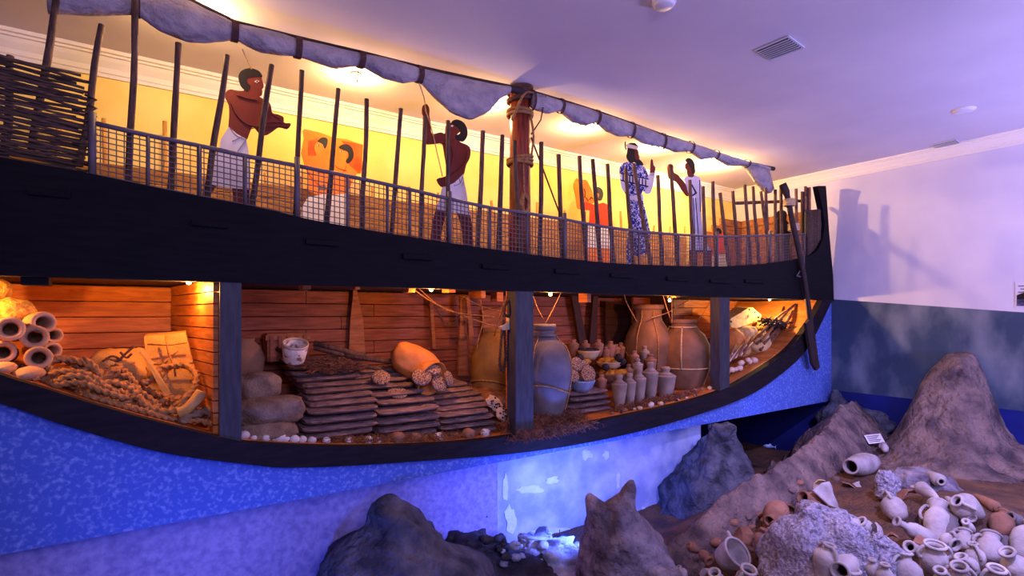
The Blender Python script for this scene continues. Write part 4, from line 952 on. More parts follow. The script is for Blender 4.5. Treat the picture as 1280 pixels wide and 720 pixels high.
# lines from jar necks to the beams and slack ropes
LINES = [([(682, 404, 6.4), (692, 385, 6.4), (703, 362, 6.4)], 'taut cord leaning right from the grey jar to the deck', 0.005), ([(682, 404, 6.4), (672, 385, 6.4), (664, 364, 6.4)], 'taut cord leaning left from the grey jar to the deck', .005), ([(838, 399, 6.6), (832, 380, 6.6), (828, 366, 6.6)], 'taut cord from the netted jar rising left to the deck', .007),
         ([(868, 408, 6.6), (880, 390, 6.6), (892, 370, 6.6)], 'taut cord from the netted jar rising right to the deck', .007), ([(840, 404, 6.6), (840, 385, 6.6), (840, 368, 6.6)], 'upright cord over the netted jar', .008), ([(796, 402, 6.9), (784, 380, 6.9), (780, 368, 6.9)], 'cord rising from the orange-brown jar', .008), ([(815, 397, 6.8), (836, 390, 6.8), (862, 374, 6.8)], 'slanting cord between the two brown jars', .010),
         ([(512, 358, 7.0), (545, 380, 7.0), (600, 402, 7.0), (630, 410, 6.9)], 'long slack cord across the hold toward the pulley', .010), ([(520, 358, 7.0), (560, 388, 7.0), (618, 396, 6.9)], 'second slack cord across the hold', .008), ([(578, 370, 7.2), (600, 382, 7.1), (632, 390, 6.5)], 'cord from the ribs toward the pulley', .008),
         ([(545, 384, 7.2), (555, 402, 7.2), (568, 404, 7.2), (575, 394, 7.3)], 'dark drooping rope against the lining', .014), ([(637, 364, 6.3), (628, 385, 6.3), (618, 420, 7.0)], 'cord slanting down from pulley to olive jar', .009), ([(600, 372, 7.2), (604, 400, 7.2), (597, 428, 7.2), (593, 470, 7.2)], 'cord hanging beside the olive jar', .010), ([(641, 366, 6.2), (634, 400, 6.2), (640, 372, 6.2)], 'doubled cord hanging at the brown post', .010)]
for q, lab, r in LINES:
    tag(MB().tube(catmull([at(*p) for p in q], 4), r, 5).build('cord', 'rope_dark' if 'dark' in lab else 'rope_tan'), lab, 'cord')
# pulley block and hanging rope at the brown post
pb_ = thing('pulley_block', 'pale hook-shaped wooden block hanging on the brown post', 'pulley', tuple(at(634, 410, 6.1)))
MB().prism([at(x, y, 6.1) for x, y in [(637, 372), (641, 371), (643, 380), (645, 402), (643, 411), (630, 413), (626, 409), (636, 403), (638, 390)]], (0, .07, 0)).build('block', 'bowl_cream', pb_)
MB().tube(catmull([at(638, 374, 6.12), at(632, 380, 6.1), at(630, 392, 6.1), at(637, 396, 6.12)], 4), .02, 6).build('strop', 'rope_dark', pb_)
P = catmull([at(*q) for q in [(629, 400, 6.15), (627, 420, 6.15), (625, 445, 6.15), (625, 458, 6.15), (629, 464, 6.15), (632, 450, 6.15), (631, 420, 6.15), (630, 402, 6.15)]], 5)
tag(MB().rope(P, .020).build('hanging_rope', 'rope_dark'), 'dark twisted rope hanging in a long loop by the brown post', 'rope')

# --- jars, bowls and flasks between the great jars
JAR_CUP = [(.34, 0), (.52, .05), (.72, .25), (.88, .5), (.96, .66), (1.0, .70), (1.02, .72), (.96, .74), (.86, .76), (.50, .82), (.36, .85), (.42, .89), (.48, .94), (.36, .99), (.001, 1.0)]
def small_jar(px, ptop, pbot, rp, Y, m, lab, prof=JAR_CUP, grp='small capped jars in the hold', nm='capped_jar'):
    k = mpp(px, Y); H = (pbot-ptop)*k; R = rp*k; p0 = at(px, pbot, Y); t = thing(nm, lab, 'jar', tuple(p0), grp)
    MB().lathe([(.001, 0)]+[(a*R, b_*H) for a, b_ in prof if b_ <= .77], 18, Matrix.Translation(p0), .03, px).build('body', m, t)
    MB().lathe([(a*R, b_*H) for a, b_ in prof if b_ >= .75], 16, Matrix.Translation(p0)).build('cap', m, t)
ROWJ = [(774, 468, 512, 8.5), (787, 466, 510, 7), (799, 460, 508, 7.5), (813, 452, 503, 8.5), (832, 458, 501, 11)]
for i, (px, a, c, r) in enumerate(ROWJ): small_jar(px, a, c, r*1.18, 6.42+.02*i, 'clay_cup', 'pale grey capped jar standing in the front row, %s from the slabs' % (ORD[i] if i else 'nearest one'))
BACKJ = [(752, 468, 492, 7), (769, 464, 486, 7.5), (786, 455, 480, 7), (797, 448, 475, 7), (813, 442, 470, 8), (826, 448, 476, 7), (793, 438, 462, 6), (806, 432, 460, 6)]
for i, (px, a, c, r) in enumerate(BACKJ): small_jar(px, a, c, r, 6.65+.05*(i % 3)+(0.12 if i > 4 else 0), 'clay_cup' if i % 2 else 'clay_rust', 'small round-topped jar in the second row, %s from the blue basket' % (ORD[i] if i else 'nearest one'), grp='second row of small jars')
FARJ = [(717, 424, 446, 7), (732, 425, 446, 6), (748, 424, 446, 7), (763, 426, 448, 7), (770, 430, 450, 6), (776, 428, 452, 6), (757, 433, 452, 6)]
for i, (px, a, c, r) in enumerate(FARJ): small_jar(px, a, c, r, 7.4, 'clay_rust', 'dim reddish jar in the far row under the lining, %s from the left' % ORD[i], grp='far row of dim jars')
def bowl(px, py, rp, hp, Y, m, lab, fill=None, n=10, fm='dark_food', seed=1, nm='bowl', frp=3.0):
    k = mpp(px, Y); R = rp*k; H = hp*k; p0 = at(px, py, Y)-Vector((0, 0, H)); t = thing(nm, lab, 'bowl', tuple(p0))
    MB().lathe(wall_prof([(R*.55, 0), (R*.82, H*.4), (R*.97, H*.85), (R*1.03, H)], .02), 26, Matrix.Translation(p0), .03, px).build('body', m, t)
    if fill:
        rr = random.Random(seed)
        for i in range(n):
            a = rr.random()*2*PI; q = R*.72*math.sqrt(rr.random()); s_ = frp*k*rr.uniform(.8, 1.3)
            MB().blob(p0+Vector((q*math.cos(a), q*math.sin(a), H*.86+s_*.4)), (s_*1.3, s_, s_*.9), i+seed, .2, 1.5, 2).build(fill, fm, t)
    return t
bowl(736, 438, 14, 11, 7.1, 'bowl_cream', 'cream bowl of dark lumps standing behind the basket', 'dark_lump', 22, 'dark_food', 2)
bowl(762, 452, 17, 8, 6.95, 'bowl_cream', 'cream bowl of dried yellow fish before the orange-brown jar', 'dried_fish', 20, 'ochre_food', 3, frp=4)
bowl(766, 466, 20, 12, 6.8, 'clay_rust', 'wide tan bowl of mixed fruit above the front jars', 'fruit', 26, 'ochre_food', 4, frp=4)
for i, (px, py) in enumerate([(757, 459), (773, 447), (778, 452), (725, 447)]):
    k = mpp(px, 6.75); tag(MB().blob(at(px, py, 6.72), (5*k, 5*k, 5*k), i, .15, 1.5, 2).build('dark_fruit', 'dark_food'), 'dark round lump on the heaped food, %s' % ['on the wide tan bowl', 'beside the dried fish', 'lowest beside the dried fish', 'left beside the cream bowl'][i], 'food')
tag(MB().blob(at(733, 452, 6.8), (.1, .06, .05), 3, .2, 1.5, 2).build('bread_piece', 'ochre_food'), 'yellow crust of bread beside the cream bowl of dark lumps', 'food')
bk2 = bowl(727, 475, 17, 14, 6.5, 'bowl_blue', 'blue-grey basket holding round speckled ingots beside the tall grey jar', nm='basket')
for i, (px, py, r, nm_) in enumerate([(717, 470, 8, 'left in the blue-grey basket'), (735, 467, 11, 'largest in the blue-grey basket'), (721, 455, 9, 'heaped highest over the basket'), (730, 458, 8, 'behind the largest in the basket')]):
    disc(px, py, 6.42+.05*i, r, (-.1, -1, .3), 'round speckled ingot '+nm_)

# --- shells and brush along the right rim
rr = random.Random(21)
SH = []
for i in range(34):
    px = 768+i*3.75+rr.uniform(-4, 4); SH.append(px)
SH.sort()
for i, px in enumerate(SH):
    Y = 6.09+.22*rr.random()**1.5; X = at(px, 500, Y).x; z = hull_z(X); s_ = (.02+.045*rr.random()**1.5); m = rr.choice(['pebble_white', 'clay_rust', 'pebble_white', 'bowl_cream', 'dark_food'])
    tag(MB().blob((X, Y, z+s_*.45), (s_*1.2, s_*.8, s_*.7), i*3, .35, 1.6, 2).build('shell', m), 'small shell or stone strewn along the right rim, %s from the grey jar' % ordn(i), 'shell', 'shells strewn along the right rim')
def brush(px0, px1, py, Y, n, m, lab, seed, h=.10, ln=(.08, .2), spill=0.0):
    rr = random.Random(seed); b = MB()
    for i in range(n):
        px = rr.triangular(px0, px1); Yq = Y+rr.uniform(-.06, .12); X = at(px, py, Yq).x; z = hull_z(X)+h*rr.random()**1.5-spill*rr.random()
        if spill and z < hull_z(X): Yq = YS-.09-rr.random()*.03
        L = rr.uniform(*ln); a = rr.uniform(0, PI); t_ = rr.gauss(.2, .5); d = Vector((math.cos(a)*L/2, math.sin(a)*L*.25, math.sin(t_)*L/2)); p = Vector((X, Yq, z+.02)); k = Vector((rr.uniform(-.02, .02), 0, rr.uniform(-.02, .02)))
        b.tube([p-d, p+k, p+d], .004, 3, cap=False, smooth=False)
    tag(b.build('dry_brush', m, kind='stuff'), lab, 'brush')
brush(622, 735, 540, 6.12, 2600, 'twig_brown', 'tangled brown dry brush spilling over the rim below the grey post', 5, .17, (.07, .2), .09)
brush(395, 622, 548, 6.12, 900, 'straw', 'low dry straw under the front of the slab stacks', 6, .05, (.05, .14))
brush(760, 880, 512, 6.2, 1500, 'twig_brown', 'rusty straw scattered under the front jars', 7, .05, (.05, .15))
c1 = at(889, 478, 6.8); twig_mat('dry_brush', 'dark brush heaped right of the netted brown jar', 'brush', c1+Vector((0, 0, -.2)), (.22, .3, .2), 900, 'twig_brown', 9, (.06, .18), .005, .42)

# --- bow store: box, sacks, twigs, bones
bx = thing('tan_box', 'pale tan box tilted on sacks in the bow store', 'box', tuple(at(930, 408, 6.9)))
P = [at(911, 402, 6.75), at(914, 398, 6.75), at(936, 384.5, 6.8), at(941, 384.5, 6.8), at(952, 394, 6.8), at(950, 400, 6.8), at(922, 410, 6.7), at(914, 409, 6.7)]
MB().prism(P, (0.05, .35, 0.02)).build('body', 'box_tan', bx)
for (x, y) in [(914, 402), (937, 387), (948, 396), (944, 390)]:
    p = at(x, y, 6.72); MB().blob(p, (.025, .02, .02), x, .2, 1, 2).build('strap_stud', 'dark_food', bx)
for i, (px, py, rx, rz_, Y, lab, m) in enumerate([(929, 418, 14, 10, 6.75, 'pale sack directly under the tan box', 'burlap_pale'), (955, 412, 16, 10, 6.85, 'tan sack right of the box in the bow', 'burlap'), (944, 428, 20, 11, 6.6, 'largest pale sack at the front of the bow store', 'burlap_pale'), (921, 438, 14, 9, 6.6, 'lowest pale sack behind the bones', 'burlap'), (913, 424, 9, 14, 6.7, 'brown bundle half hidden by the right post', 'leather_orange')]):
    k = mpp(px, Y); tag(MB().blob(at(px, py, Y), (rx*k, .28, rz_*k), 50+i, .16, 1.4, 4, Matrix.Rotation(.45 if i in (0, 2) else 0, 4, 'Y').inverted(), sq=.8).build('bow_sack', m), lab, 'sack')
rr = random.Random(8)
BR = [((905+i*2.3, 455-i*1.2), (916+i*3+rr.uniform(-3, 6), 438-i*1.6+rr.uniform(-6, 4))) for i in range(12)]
for i, (a, c) in enumerate(BR):
    A_ = at(*a, 6.3); C_ = at(*c, 6.35+.05*rr.random()); A_.z = max(A_.z, hull_z(A_.x)+.03); C_.z = max(C_.z, hull_z(C_.x)+.04)
    tag(MB().tube([A_, (A_+C_)/2+Vector((0, 0, .02)), C_], [.024, .016, .026], 7).build('bone_stick', ['coral_white', 'straw', 'clay_rust'][i % 3]), 'pale knobbly stick, %s from the left of those lying by the right post' % ORD[i], 'stick', 'pale sticks at the bow')
for i in range(8):
    px = 908+i*5+rr.uniform(-2, 2); pebble(px, 469-i*2.6-rr.uniform(0, 7), 2.2+rr.random()*2.4, 'coral_white', 'pale stone low in the bow store, %s from the right post' % ORD[i], Y=6.25, nm='bow_stone', grp='pale stones in the bow store')
for i in range(26):
    x0 = 943+i*.75+rr.random()*.5; y0 = 438-rr.random()*16; x1 = x0+rr.uniform(14, 55); y1 = y0-(x1-x0)*rr.uniform(.45, .95)
    x1 = min(x1, 1006); A_ = at(x0, y0, 6.3+.2*rr.random()); C_ = at(x1, y1, 6.4+.3*rr.random())
    A_.z = max(A_.z, hull_z(A_.x)+.03); C_.z = max(C_.z, hull_z(C_.x)+.05)
    mid = (A_+C_)/2+Vector((rr.uniform(-.05, .05), 0, rr.uniform(-.08, .08))); mid.z = max(mid.z, hull_z(mid.x)+.03)
    tag(MB().tube(catmull([A_, mid, C_], 3), [.032-.0025*j for j in range(7)], 5).build('branch', 'twig_brown' if i % 3 else 'rope_tan'), 'thin bare branch leaning up into the bow, %s from the left at its foot' % ordn(i), 'branch', 'branches in the bow store')
twig_mat('branch_tangle', 'dark tangle of short twigs on the bow branches', 'twigs', at(968, 407, 6.45), (.3, .2, .2), 160, 'oar_dark', 4, (.15, .35), .012, .1)
# ================================================================== THE SEABED DISPLAY
def ground(x, y):
    z = interp([(-5, 0), (4.6, 0.0), (5.8, .22), (7, .5), (9, .74), (13, .95)], x)
    z += .30*math.exp(-((x-9.0)/1.0)**2-((y-2.6)/.8)**2)
    z *= 1-.85*sstep(4.9, 5.9, y)
    z += .05*noise.fractal(Vector((x*1.1, y*1.1, 3)), 1, 2, 4)
    return z
CR = [atT(px, py, t) for px, py, t in [(830, 682, 6.9), (845, 668, 7.05), (880, 640, 7.4), (912, 612, 7.8), (945, 590, 8.2), (975, 577, 8.6), (1000, 560, 9.1), (1035, 529, 10.0), (1052, 504, 10.8), (1068, 498, 11.3), (1080, 515, 11.6)]]
def ridge_h(x, y):
    best = -9
    for a, c in zip(CR, CR[1:]):
        ax, ay = c.x-a.x, c.y-a.y; f = max(0, min(1, ((x-a.x)*ax+(y-a.y)*ay)/(ax*ax+ay*ay)))
        d = math.hypot(x-a.x-ax*f, y-a.y-ay*f); zc = a.z+(c.z-a.z)*f
        n = noise.fractal(Vector((x*1.7, y*1.7, 0)), 1, 2, 5)
        best = max(best, zc-1.25*d**1.1*(1+.4*n)-.02+.09*n-.08*abs(noise.noise(Vector((x*5, y*5, 2))))-.03*abs(noise.noise(Vector((x*13, y*13, 5)))))
    return best
def mound_h(x, y):
    n = noise.fractal(Vector((x*1.5, y*1.5, 8)), 1, 2, 5); y2 = y+.10*n
    h = 1.45*math.exp(-abs((y2-3.7)/.66)**3.0)*math.exp(-((x-12.85)/1.15)**2)
    h += .5*math.exp(-((y2-3.4)/1.1)**2-((x-12.7)/1.7)**2)
    return ground(x, y)-.10+h+.10*n*min(1, h*2+.3)-.10*abs(noise.noise(Vector((x*3.5, y*3.5, 1))))-.04*abs(noise.noise(Vector((x*11, y*11, 4))))
def ground_all(x, y): return max(ground(x, y), ridge_h(x, y) if 5 < x < 13 and 3 < y < 8 else -9, mound_h(x, y) if x > 8.5 else -9)
def hit(px, py):
    d = ray(px, py); t = 2.0; o = Vector((0, 0, E))
    while t < 16:
        p = o+d*t
        if p.z <= ground_all(p.x, p.y): return t
        t += .03
    return t
def field(fn, x0, x1, y0, y1, st, clip=None):
    nx = int((x1-x0)/st)+1; ny = int((y1-y0)/st)+1; b = MB(); vs = []; ok = []
    for j in range(ny):
        for i in range(nx):
            x = x0+(x1-x0)*i/(nx-1); y = y0+(y1-y0)*j/(ny-1); z = fn(x, y); vs.append((x, y, z)); ok.append(clip is None or z > clip(x, y)-.08)
    idx = {}; V2 = []; F = []
    for j in range(ny-1):
        for i in range(nx-1):
            q = [j*nx+i, j*nx+i+1, (j+1)*nx+i+1, (j+1)*nx+i]
            if any(ok[k] for k in q):
                for k in q:
                    if k not in idx: idx[k] = len(V2); V2.append(vs[k])
                F.append([idx[k] for k in q])
    return b.add(V2, F, True)
o = field(ground, -4, 13, -3, 8.5, .12).build('floor', 'sand'); o['kind'] = 'structure'
tag(field(ridge_h, 5.2, 13, 3.2, 8.3, .045, ground).build('rock_ridge', 'rock_brown'), 'long sandy rock ridge climbing along the ship into the room corner', 'rock')
tag(field(mound_h, 9.5, 12.99, 1.0, 6.0, .045, ground).build('sand_mound', 'rock_brown'), 'tall brown pointed mound leaning on the painted right wall', 'mound')

def crag(rows_list, m, lab, t, dep=.7, amp=.14, fr=2.6, seed=0, nm='boulder', n=40, sub_=5, cat='rock'):
    b = MB()
    for rows in rows_list:
        R = catmull([Vector((y, l, r)) for y, l, r in rows], sub_); vs = []; F = []; mm = len(R)
        for i, q in enumerate(R):
            py, l, r = q; a = atT(l, py, t); c = atT(r, py, t); ce = (a+c)/2; hw = max((c-a).length/2, .012)
            for k in range(n):
                th = 2*PI*k/n; p = ce+RIGHT*(math.cos(th)*hw)+FWD*(math.sin(th)*(hw*.35+dep*.5*min(1, (i+1)/mm*1.2)))
                v = Vector((p.x*fr+seed*5, p.y*fr, p.z*fr*.7))
                nz = noise.fractal(v, 1, 2, 5)-.5*abs(noise.noise(v*2.3))
                k_ = amp*nz*min(1, hw*2.5+.25)
                vs.append(p+RIGHT*(math.cos(th)*k_)+FWD*(math.sin(th)*k_*1.6)+UP*(.5*k_*(1 if i < mm-1 else 0)))
        for i in range(mm-1):
            for k in range(n): F.append((i*n+k, i*n+(k+1) % n, (i+1)*n+(k+1) % n, (i+1)*n+k))
        F += [tuple(range(n)), tuple(range((mm-1)*n, mm*n))]
        b.add(vs, F, True)
    return tag(b.build(nm, m), lab, cat)
crag([[(619, 480, 488), (628, 471, 500), (640, 462, 518), (662, 449, 543), (688, 415, 576), (706, 402, 598), (722, 393, 618), (762, 385, 650)]], 'rock_dark', 'dark pointed mound standing before the lavender base wall', 6.1, 1.0, .09, 2.4, 1)
crag([[(601, 785, 792), (610, 775, 796), (622, 760, 798), (640, 737, 801), (660, 730, 814), (685, 728, 833), (705, 726, 848), (750, 720, 860)], [(617, 734, 741), (624, 731, 753), (637, 730, 766), (660, 730, 778), (700, 730, 790)]], 'rock_violet', 'tall two-peaked violet boulder rising alone before the bright base wall', 6.4, .8, .10, 2.2, 2)
crag([[(527, 876, 910), (536, 873, 918), (557, 868, 930), (580, 852, 945), (607, 838, 955), (638, 824, 972), (668, 812, 990)]], 'rock_dark', 'dark steep rock reaching up to the lower edge of the blue hull', 9.35, .9, .2, 1.8, 3)
crag([[(631, 1015, 1028), (637, 1000, 1045), (648, 988, 1066), (664, 972, 1082), (684, 962, 1092), (704, 955, 1096), (745, 948, 1100)]], 'rock_pale', 'rough pale pitted boulder amid the jars at the front', 6.3, .9, .12, 3.5, 4)
crag([[(668, 1092, 1104), (678, 1082, 1118), (694, 1076, 1124), (715, 1074, 1126), (740, 1072, 1128)]], 'rock_pale', 'small knobbly pale rock with a dark hollow among the front jars', 5.95, .4, .10, 7, 5)
crag([[(704, 806, 815), (710, 790, 832), (722, 780, 846), (745, 770, 855)]], 'rock_violet', 'low rounded stone at the foot of the two-peaked boulder', 6.0, .4, .08, 4, 6)
crag([[(487, 1040, 1046), (500, 1036, 1056), (520, 1030, 1066), (550, 1025, 1080)]], 'rock_dark', 'small dark rock point in the corner where hull and wall meet', 12.0, .5, .12, 3, 7)
crag([[(506, 1068, 1076), (516, 1064, 1094), (530, 1062, 1114), (546, 1062, 1128), (560, 1062, 1130)]], 'rock_dark', 'dark crusty rock behind the white card at the wall', 11.5, .5, .15, 4, 8)
crag([[(584, 1122, 1148), (592, 1110, 1172), (608, 1101, 1196), (632, 1098, 1212), (660, 1095, 1225)]], 'rock_violet', 'broad bluish rock slab under the upper row of jars', 8.0, .8, .08, 3, 9)
crag([[(588, 1100, 1114), (596, 1097, 1119), (608, 1096, 1121), (622, 1095, 1122)]], 'rock_pale', 'small blue-grey block of stone above the round jug', 7.7, .25, .06, 6, 10)
crag([[(640, 1052, 1060), (646, 1046, 1072), (656, 1040, 1086), (668, 1038, 1090)]], 'rock_pale', 'flat ledge stone carrying the two white jug pieces', 6.5, .3, .06, 5, 11)
# rubble at the corner of the base walls
def rubble(name, m, lab, spots, seed):
    rr = random.Random(seed); b = MB()
    for (px0, px1, py0, py1, n, s0, s1) in spots:
        for i in range(n):
            px = rr.uniform(px0, px1); py = rr.uniform(py0, py1); Y = 5.6+.9*rr.random()*(1-(py-640)/160)
            p = at(px, py, Y); s_ = rr.uniform(s0, s1); b.blob(p, (s_*1.2, s_, s_*.8), i+seed*50, .45, 1.7, 2)
    tag(b.build(name, m, kind='stuff'), lab, 'rubble')
crag([[(668, 556, 576), (676, 548, 610), (690, 540, 650), (708, 536, 690), (726, 530, 720), (760, 520, 740)]], 'rubble_dark', 'low dark bank of debris in the corner of the base walls', 7.1, .8, .2, 3, 12, nm='debris_bank')
crag([[(672, 650, 700), (682, 640, 722), (696, 632, 735), (716, 628, 745), (750, 620, 760)]], 'rubble_pale', 'pale broken plaster bank at the foot of the bright base wall', 7.35, .6, .2, 4, 13, nm='plaster_bank')
rubble('rubble', 'rubble_dark', 'dark small debris strewn in the corner of the base walls', [(560, 640, 672, 715, 60, .02, .07)], 3)
rubble('rubble', 'rubble_pale', 'pale plaster crumbs strewn before the bright base wall', [(625, 735, 678, 720, 50, .02, .08)], 4)

# ------------------------------------------------------------------ ancient jars on the seabed
PROF = {
 'amphora': [(.14, 0), (.34, .05), (.64, .28), (.90, .56), (1, .72), (.93, .80), (.55, .87), (.37, .90), (.35, .95), (.45, 1)],
 'torpedo': [(.12, 0), (.34, .08), (.66, .36), (.92, .72), (1, .88), (.78, .95), (.5, .97), (.5, 1)],
 'round': [(.30, 0), (.72, .10), (1, .40), (.94, .62), (.60, .78), (.38, .83), (.35, .92), (.46, 1)],
 'bottle': [(.5, 0), (.85, .06), (1, .25), (.96, .55), (.72, .68), (.42, .74), (.40, .93), (.56, 1)],
 'pot': [(.42, 0), (.78, .16), (1, .46), (.94, .66), (.68, .78), (.60, .84), (.62, .90), (.76, 1)],
 'krater': [(.5, 0), (.8, .15), (.95, .5), (1, .9), (1.08, 1)],
 'barrel': [(.4, 0), (.75, .08), (1, .35), (1, .6), (.85, .82), (.62, .90), (.58, .94), (.66, 1)],
}
def jar(kind, mouth, base, rp, m, lab, dm=0.0, db=0.0, handles=2, t=None, ha=0.0, grp='sunken jars on the seabed', drop=0.0, closed=False):
    """mouth, base: pixels; dm, db: how far (m) each end comes toward the viewer from the ground's depth there"""
    ta = min(t or 99, hit(mouth[0], mouth[1]+rp*.85)); tc = min(t or 99, hit(base[0], base[1]+rp*.7))
    a = atT(*mouth, ta-dm); c = atT(*base, tc-db); tt = (ta+tc)/2; R = rp*.88*tt/FOC; L = (a-c).length
    if L > 5.2*R: a = c+(a-c)*(5.2*R/L); L = 5.2*R
    T = thing('sunken_jar', lab, 'jar', tuple(c), grp); Mx = frame_to(c, a); P = PROF[kind]; th = .014
    pr = [(r*R, z*L) for r, z in P]
    MB().lathe(wall_prof(pr, th) if not closed else [(.001, 0)]+pr+[(.001, L)], 26, Mx, .05, rp+mouth[0]*.3).build('body', m, T)
    rr_, rz_ = pr[-1]
    MB().tube([Mx @ Vector((rr_*.93*math.cos(x), rr_*.93*math.sin(x), rz_)) for x in [2*PI*i/20 for i in range(20)]], .017, 6, closed=True).build('rim', m, T)
    sh = max(pr, key=lambda q: q[0]); nk = pr[-2]
    for h in range(handles):
        an = ha+PI*h; u = Vector((math.cos(an), math.sin(an), 0))
        q0 = u*nk[0]*.95+Vector((0, 0, nk[1])); q3 = u*sh[0]*.93+Vector((0, 0, sh[1]+(nk[1]-sh[1])*.25)); e = u*sh[0]*.30
        MB().tube(catmull([Mx @ p for p in (q0, q0+e*1.0+Vector((0, 0, .01)), (q0+q3)/2+e*1.5, q3+e*.55, q3)], 4), .019, 7).build('handle', m, T)
    return T
jar('barrel', (1051, 586), (1092, 577), 15, 'clay_pale', 'large wide jar lying alone on the sand with its dark mouth showing', dm=.35, handles=0)
jar('torpedo', (1134, 598), (1173, 624), 9.5, 'clay_pale', 'pale tapered jar lying nose down at the upper left of the heap', dm=.05, db=.25, handles=1, t=7.7)
jar('torpedo', (1193, 613), (1158, 590), 9.5, 'clay_pale', 'pointed jar lying tip up, highest of the heap', t=8.0, dm=.1, handles=0)
jar('amphora', (1196, 626), (1228, 646), 18, 'clay_pale', 'fat grey jar lying with its mouth to the left below the highest one', t=7.55, dm=.25, handles=1)
jar('torpedo', (1255, 641), (1218, 618), 8, 'clay_rust', 'slender brownish jar lying behind the fat grey one', t=7.6, dm=.05, handles=0)
jar('torpedo', (1235, 664), (1182, 621), 10.5, 'clay_pale', 'long spindle jar slanting across the middle of the heap', t=7.0, dm=.2, handles=0, closed=True)
jar('round', (1254, 641), (1250, 668), 15, 'clay_rust', 'plump brownish jar with tapered top near the frame edge', t=7.0, handles=0, closed=True)
jar('pot', (1263, 646), (1280, 655), 9, 'clay_grey', 'small dark jar lying with open mouth behind the plump one', t=7.1, dm=.1, handles=0)
jar('round', (1288, 655), (1278, 697), 18, 'clay_pale', 'big rounded jar cut by the frame edge', t=6.4, handles=0)
jar('round', (1108, 620), (1126, 648), 15.5, 'clay_pale', 'round jug with thin neck and handle beside the blue-grey block', t=7.35, handles=1, ha=1.2)
jar('bottle', (1121, 652), (1168, 677), 11.5, 'clay_pale', 'bottle-shaped jar lying with long open neck to the left', t=6.75, dm=.2, handles=0)
jar('pot', (1173, 631), (1171, 680), 17, 'clay_pale', 'tall broad pale jar standing in the middle with chipped top', t=6.9, handles=2)
jar('barrel', (1184, 641), (1189, 684), 13, 'clay_grey', 'shaded blue jar leaning behind the broad pale one', t=7.1, handles=0)
jar('pot', (1134, 681), (1148, 692), 9.5, 'clay_pale', 'jar lying with its round open mouth to the front next to the knobbly rock', t=6.3, dm=.3, handles=0)
jar('pot', (1169, 681), (1166, 716), 17.5, 'clay_pale', 'wide-mouthed two-handled jar standing at the front of the heap', t=6.0, handles=2, ha=0.1, dm=.12)
jar('bottle', (1207, 652), (1214, 664), 6.5, 'clay_pale', 'little open neck poking out under the spindle jar', t=6.8, dm=.25, handles=0)
jar('pot', (1205, 664), (1206, 688), 11, 'clay_pale', 'squat open jar standing behind the one with a ring handle', t=6.5, dm=.1, handles=2, ha=.4)
jar('pot', (1239, 669), (1237, 702), 15.5, 'clay_pale', 'grey ridged open jar standing right of the heap centre', t=6.3, dm=.12, handles=1)
jar('pot', (1194, 681), (1178, 672), 12, 'clay_pale', 'jar lying with a ring handle beside its dark mouth', t=6.25, dm=.15, handles=1, ha=1.5)
jar('round', (1216, 680), (1222, 710), 12, 'clay_pale', 'small white jar with mended neck leaning between the open jars', t=6.05, dm=.05, handles=1)
jar('bottle', (1259, 690), (1278, 722), 16.5, 'clay_pale', 'pale jar with clean round mouth leaning toward the frame corner', t=5.8, dm=.12, handles=0)
jar('amphora', (1201, 696), (1222, 736), 16, 'clay_pale', 'pale jar with wide mouth leaning left in the front row', t=5.75, dm=.12, handles=1)
jar('pot', (1199, 708), (1203, 740), 13, 'clay_pale', 'jar with upright loop handle lowest in the front row', t=5.6, dm=.1, handles=2, ha=.2)
jar('pot', (1246, 711), (1240, 745), 14, 'clay_pale', 'open handled jar cut by the lower frame edge', t=5.55, dm=.12, handles=2, ha=.1)
jar('round', (1132, 692), (1138, 738), 18, 'clay_pale', 'bulky grey jar with knob neck at the lower edge beside the knobbly rock', t=5.8, handles=1)
jar('pot', (1175, 713), (1177, 740), 9, 'clay_pale', 'small open mouth at the lower edge before the two-handled jar', t=5.6, dm=.1, handles=1)
jar('round', (1257, 668), (1260, 688), 8, 'clay_grey', 'small round jar tucked beside the ridged one', t=6.6, handles=0)
jar('pot', (1004, 622), (1030, 630), 12, 'clay_rust', 'reddish jar lying half buried left of the white sherd', t=7.8, dm=.15, handles=1)
jar('round', (962, 651), (977, 634), 16, 'clay_rust', 'round brown jar turned over with a dark hole in its side', dm=.2, handles=2, ha=.5, t=7.6)
jar('torpedo', (966, 658), (992, 662), 10, 'clay_rust', 'orange jar lying below the overturned round one', dm=.1, handles=0, t=7.2)
jar('amphora', (955, 662), (946, 700), 10, 'clay_rust', 'slim rust jar standing against the pale boulder', t=6.7, handles=2)
jar('amphora', (1037, 682), (1025, 732), 17, 'clay_pale', 'pale amphora with shoulder handles standing before the pitted boulder', t=5.75, dm=.03, handles=2, ha=.4)
jar('pot', (1050, 714), (1066, 702), 16, 'clay_pale', 'round pale pot tipped forward with its dark mouth low', t=5.8, dm=.25, handles=1)
jar('round', (1061, 650), (1074, 660), 9, 'clay_pale', 'left one of two white jug pieces on the ledge stone', t=6.35, handles=0)
jar('pot', (1076, 652), (1088, 664), 10, 'clay_pale', 'right one of two white jug pieces on the ledge stone', t=6.3, handles=0)
jar('round', (1090, 700), (1092, 724), 9, 'clay_pale', 'small ball-shaped pot at the lower edge left of the bulky jar', t=5.6, handles=0, closed=True)
jar('round', (1106, 706), (1106, 735), 12, 'clay_pale', 'rounded pot at the lower edge right of the ball-shaped one', t=5.5, handles=0)
jar('krater', (922, 690), (902, 702), 20, 'clay_pale', 'large open bowl-like jar tilted to show its pale inside', t=6.7, dm=.18, handles=2, ha=1.3)
jar('pot', (886, 701), (876, 690), 8, 'clay_rust', 'small brown jar with dark mouth left of the tilted open jar', t=6.8, dm=.15, handles=1)
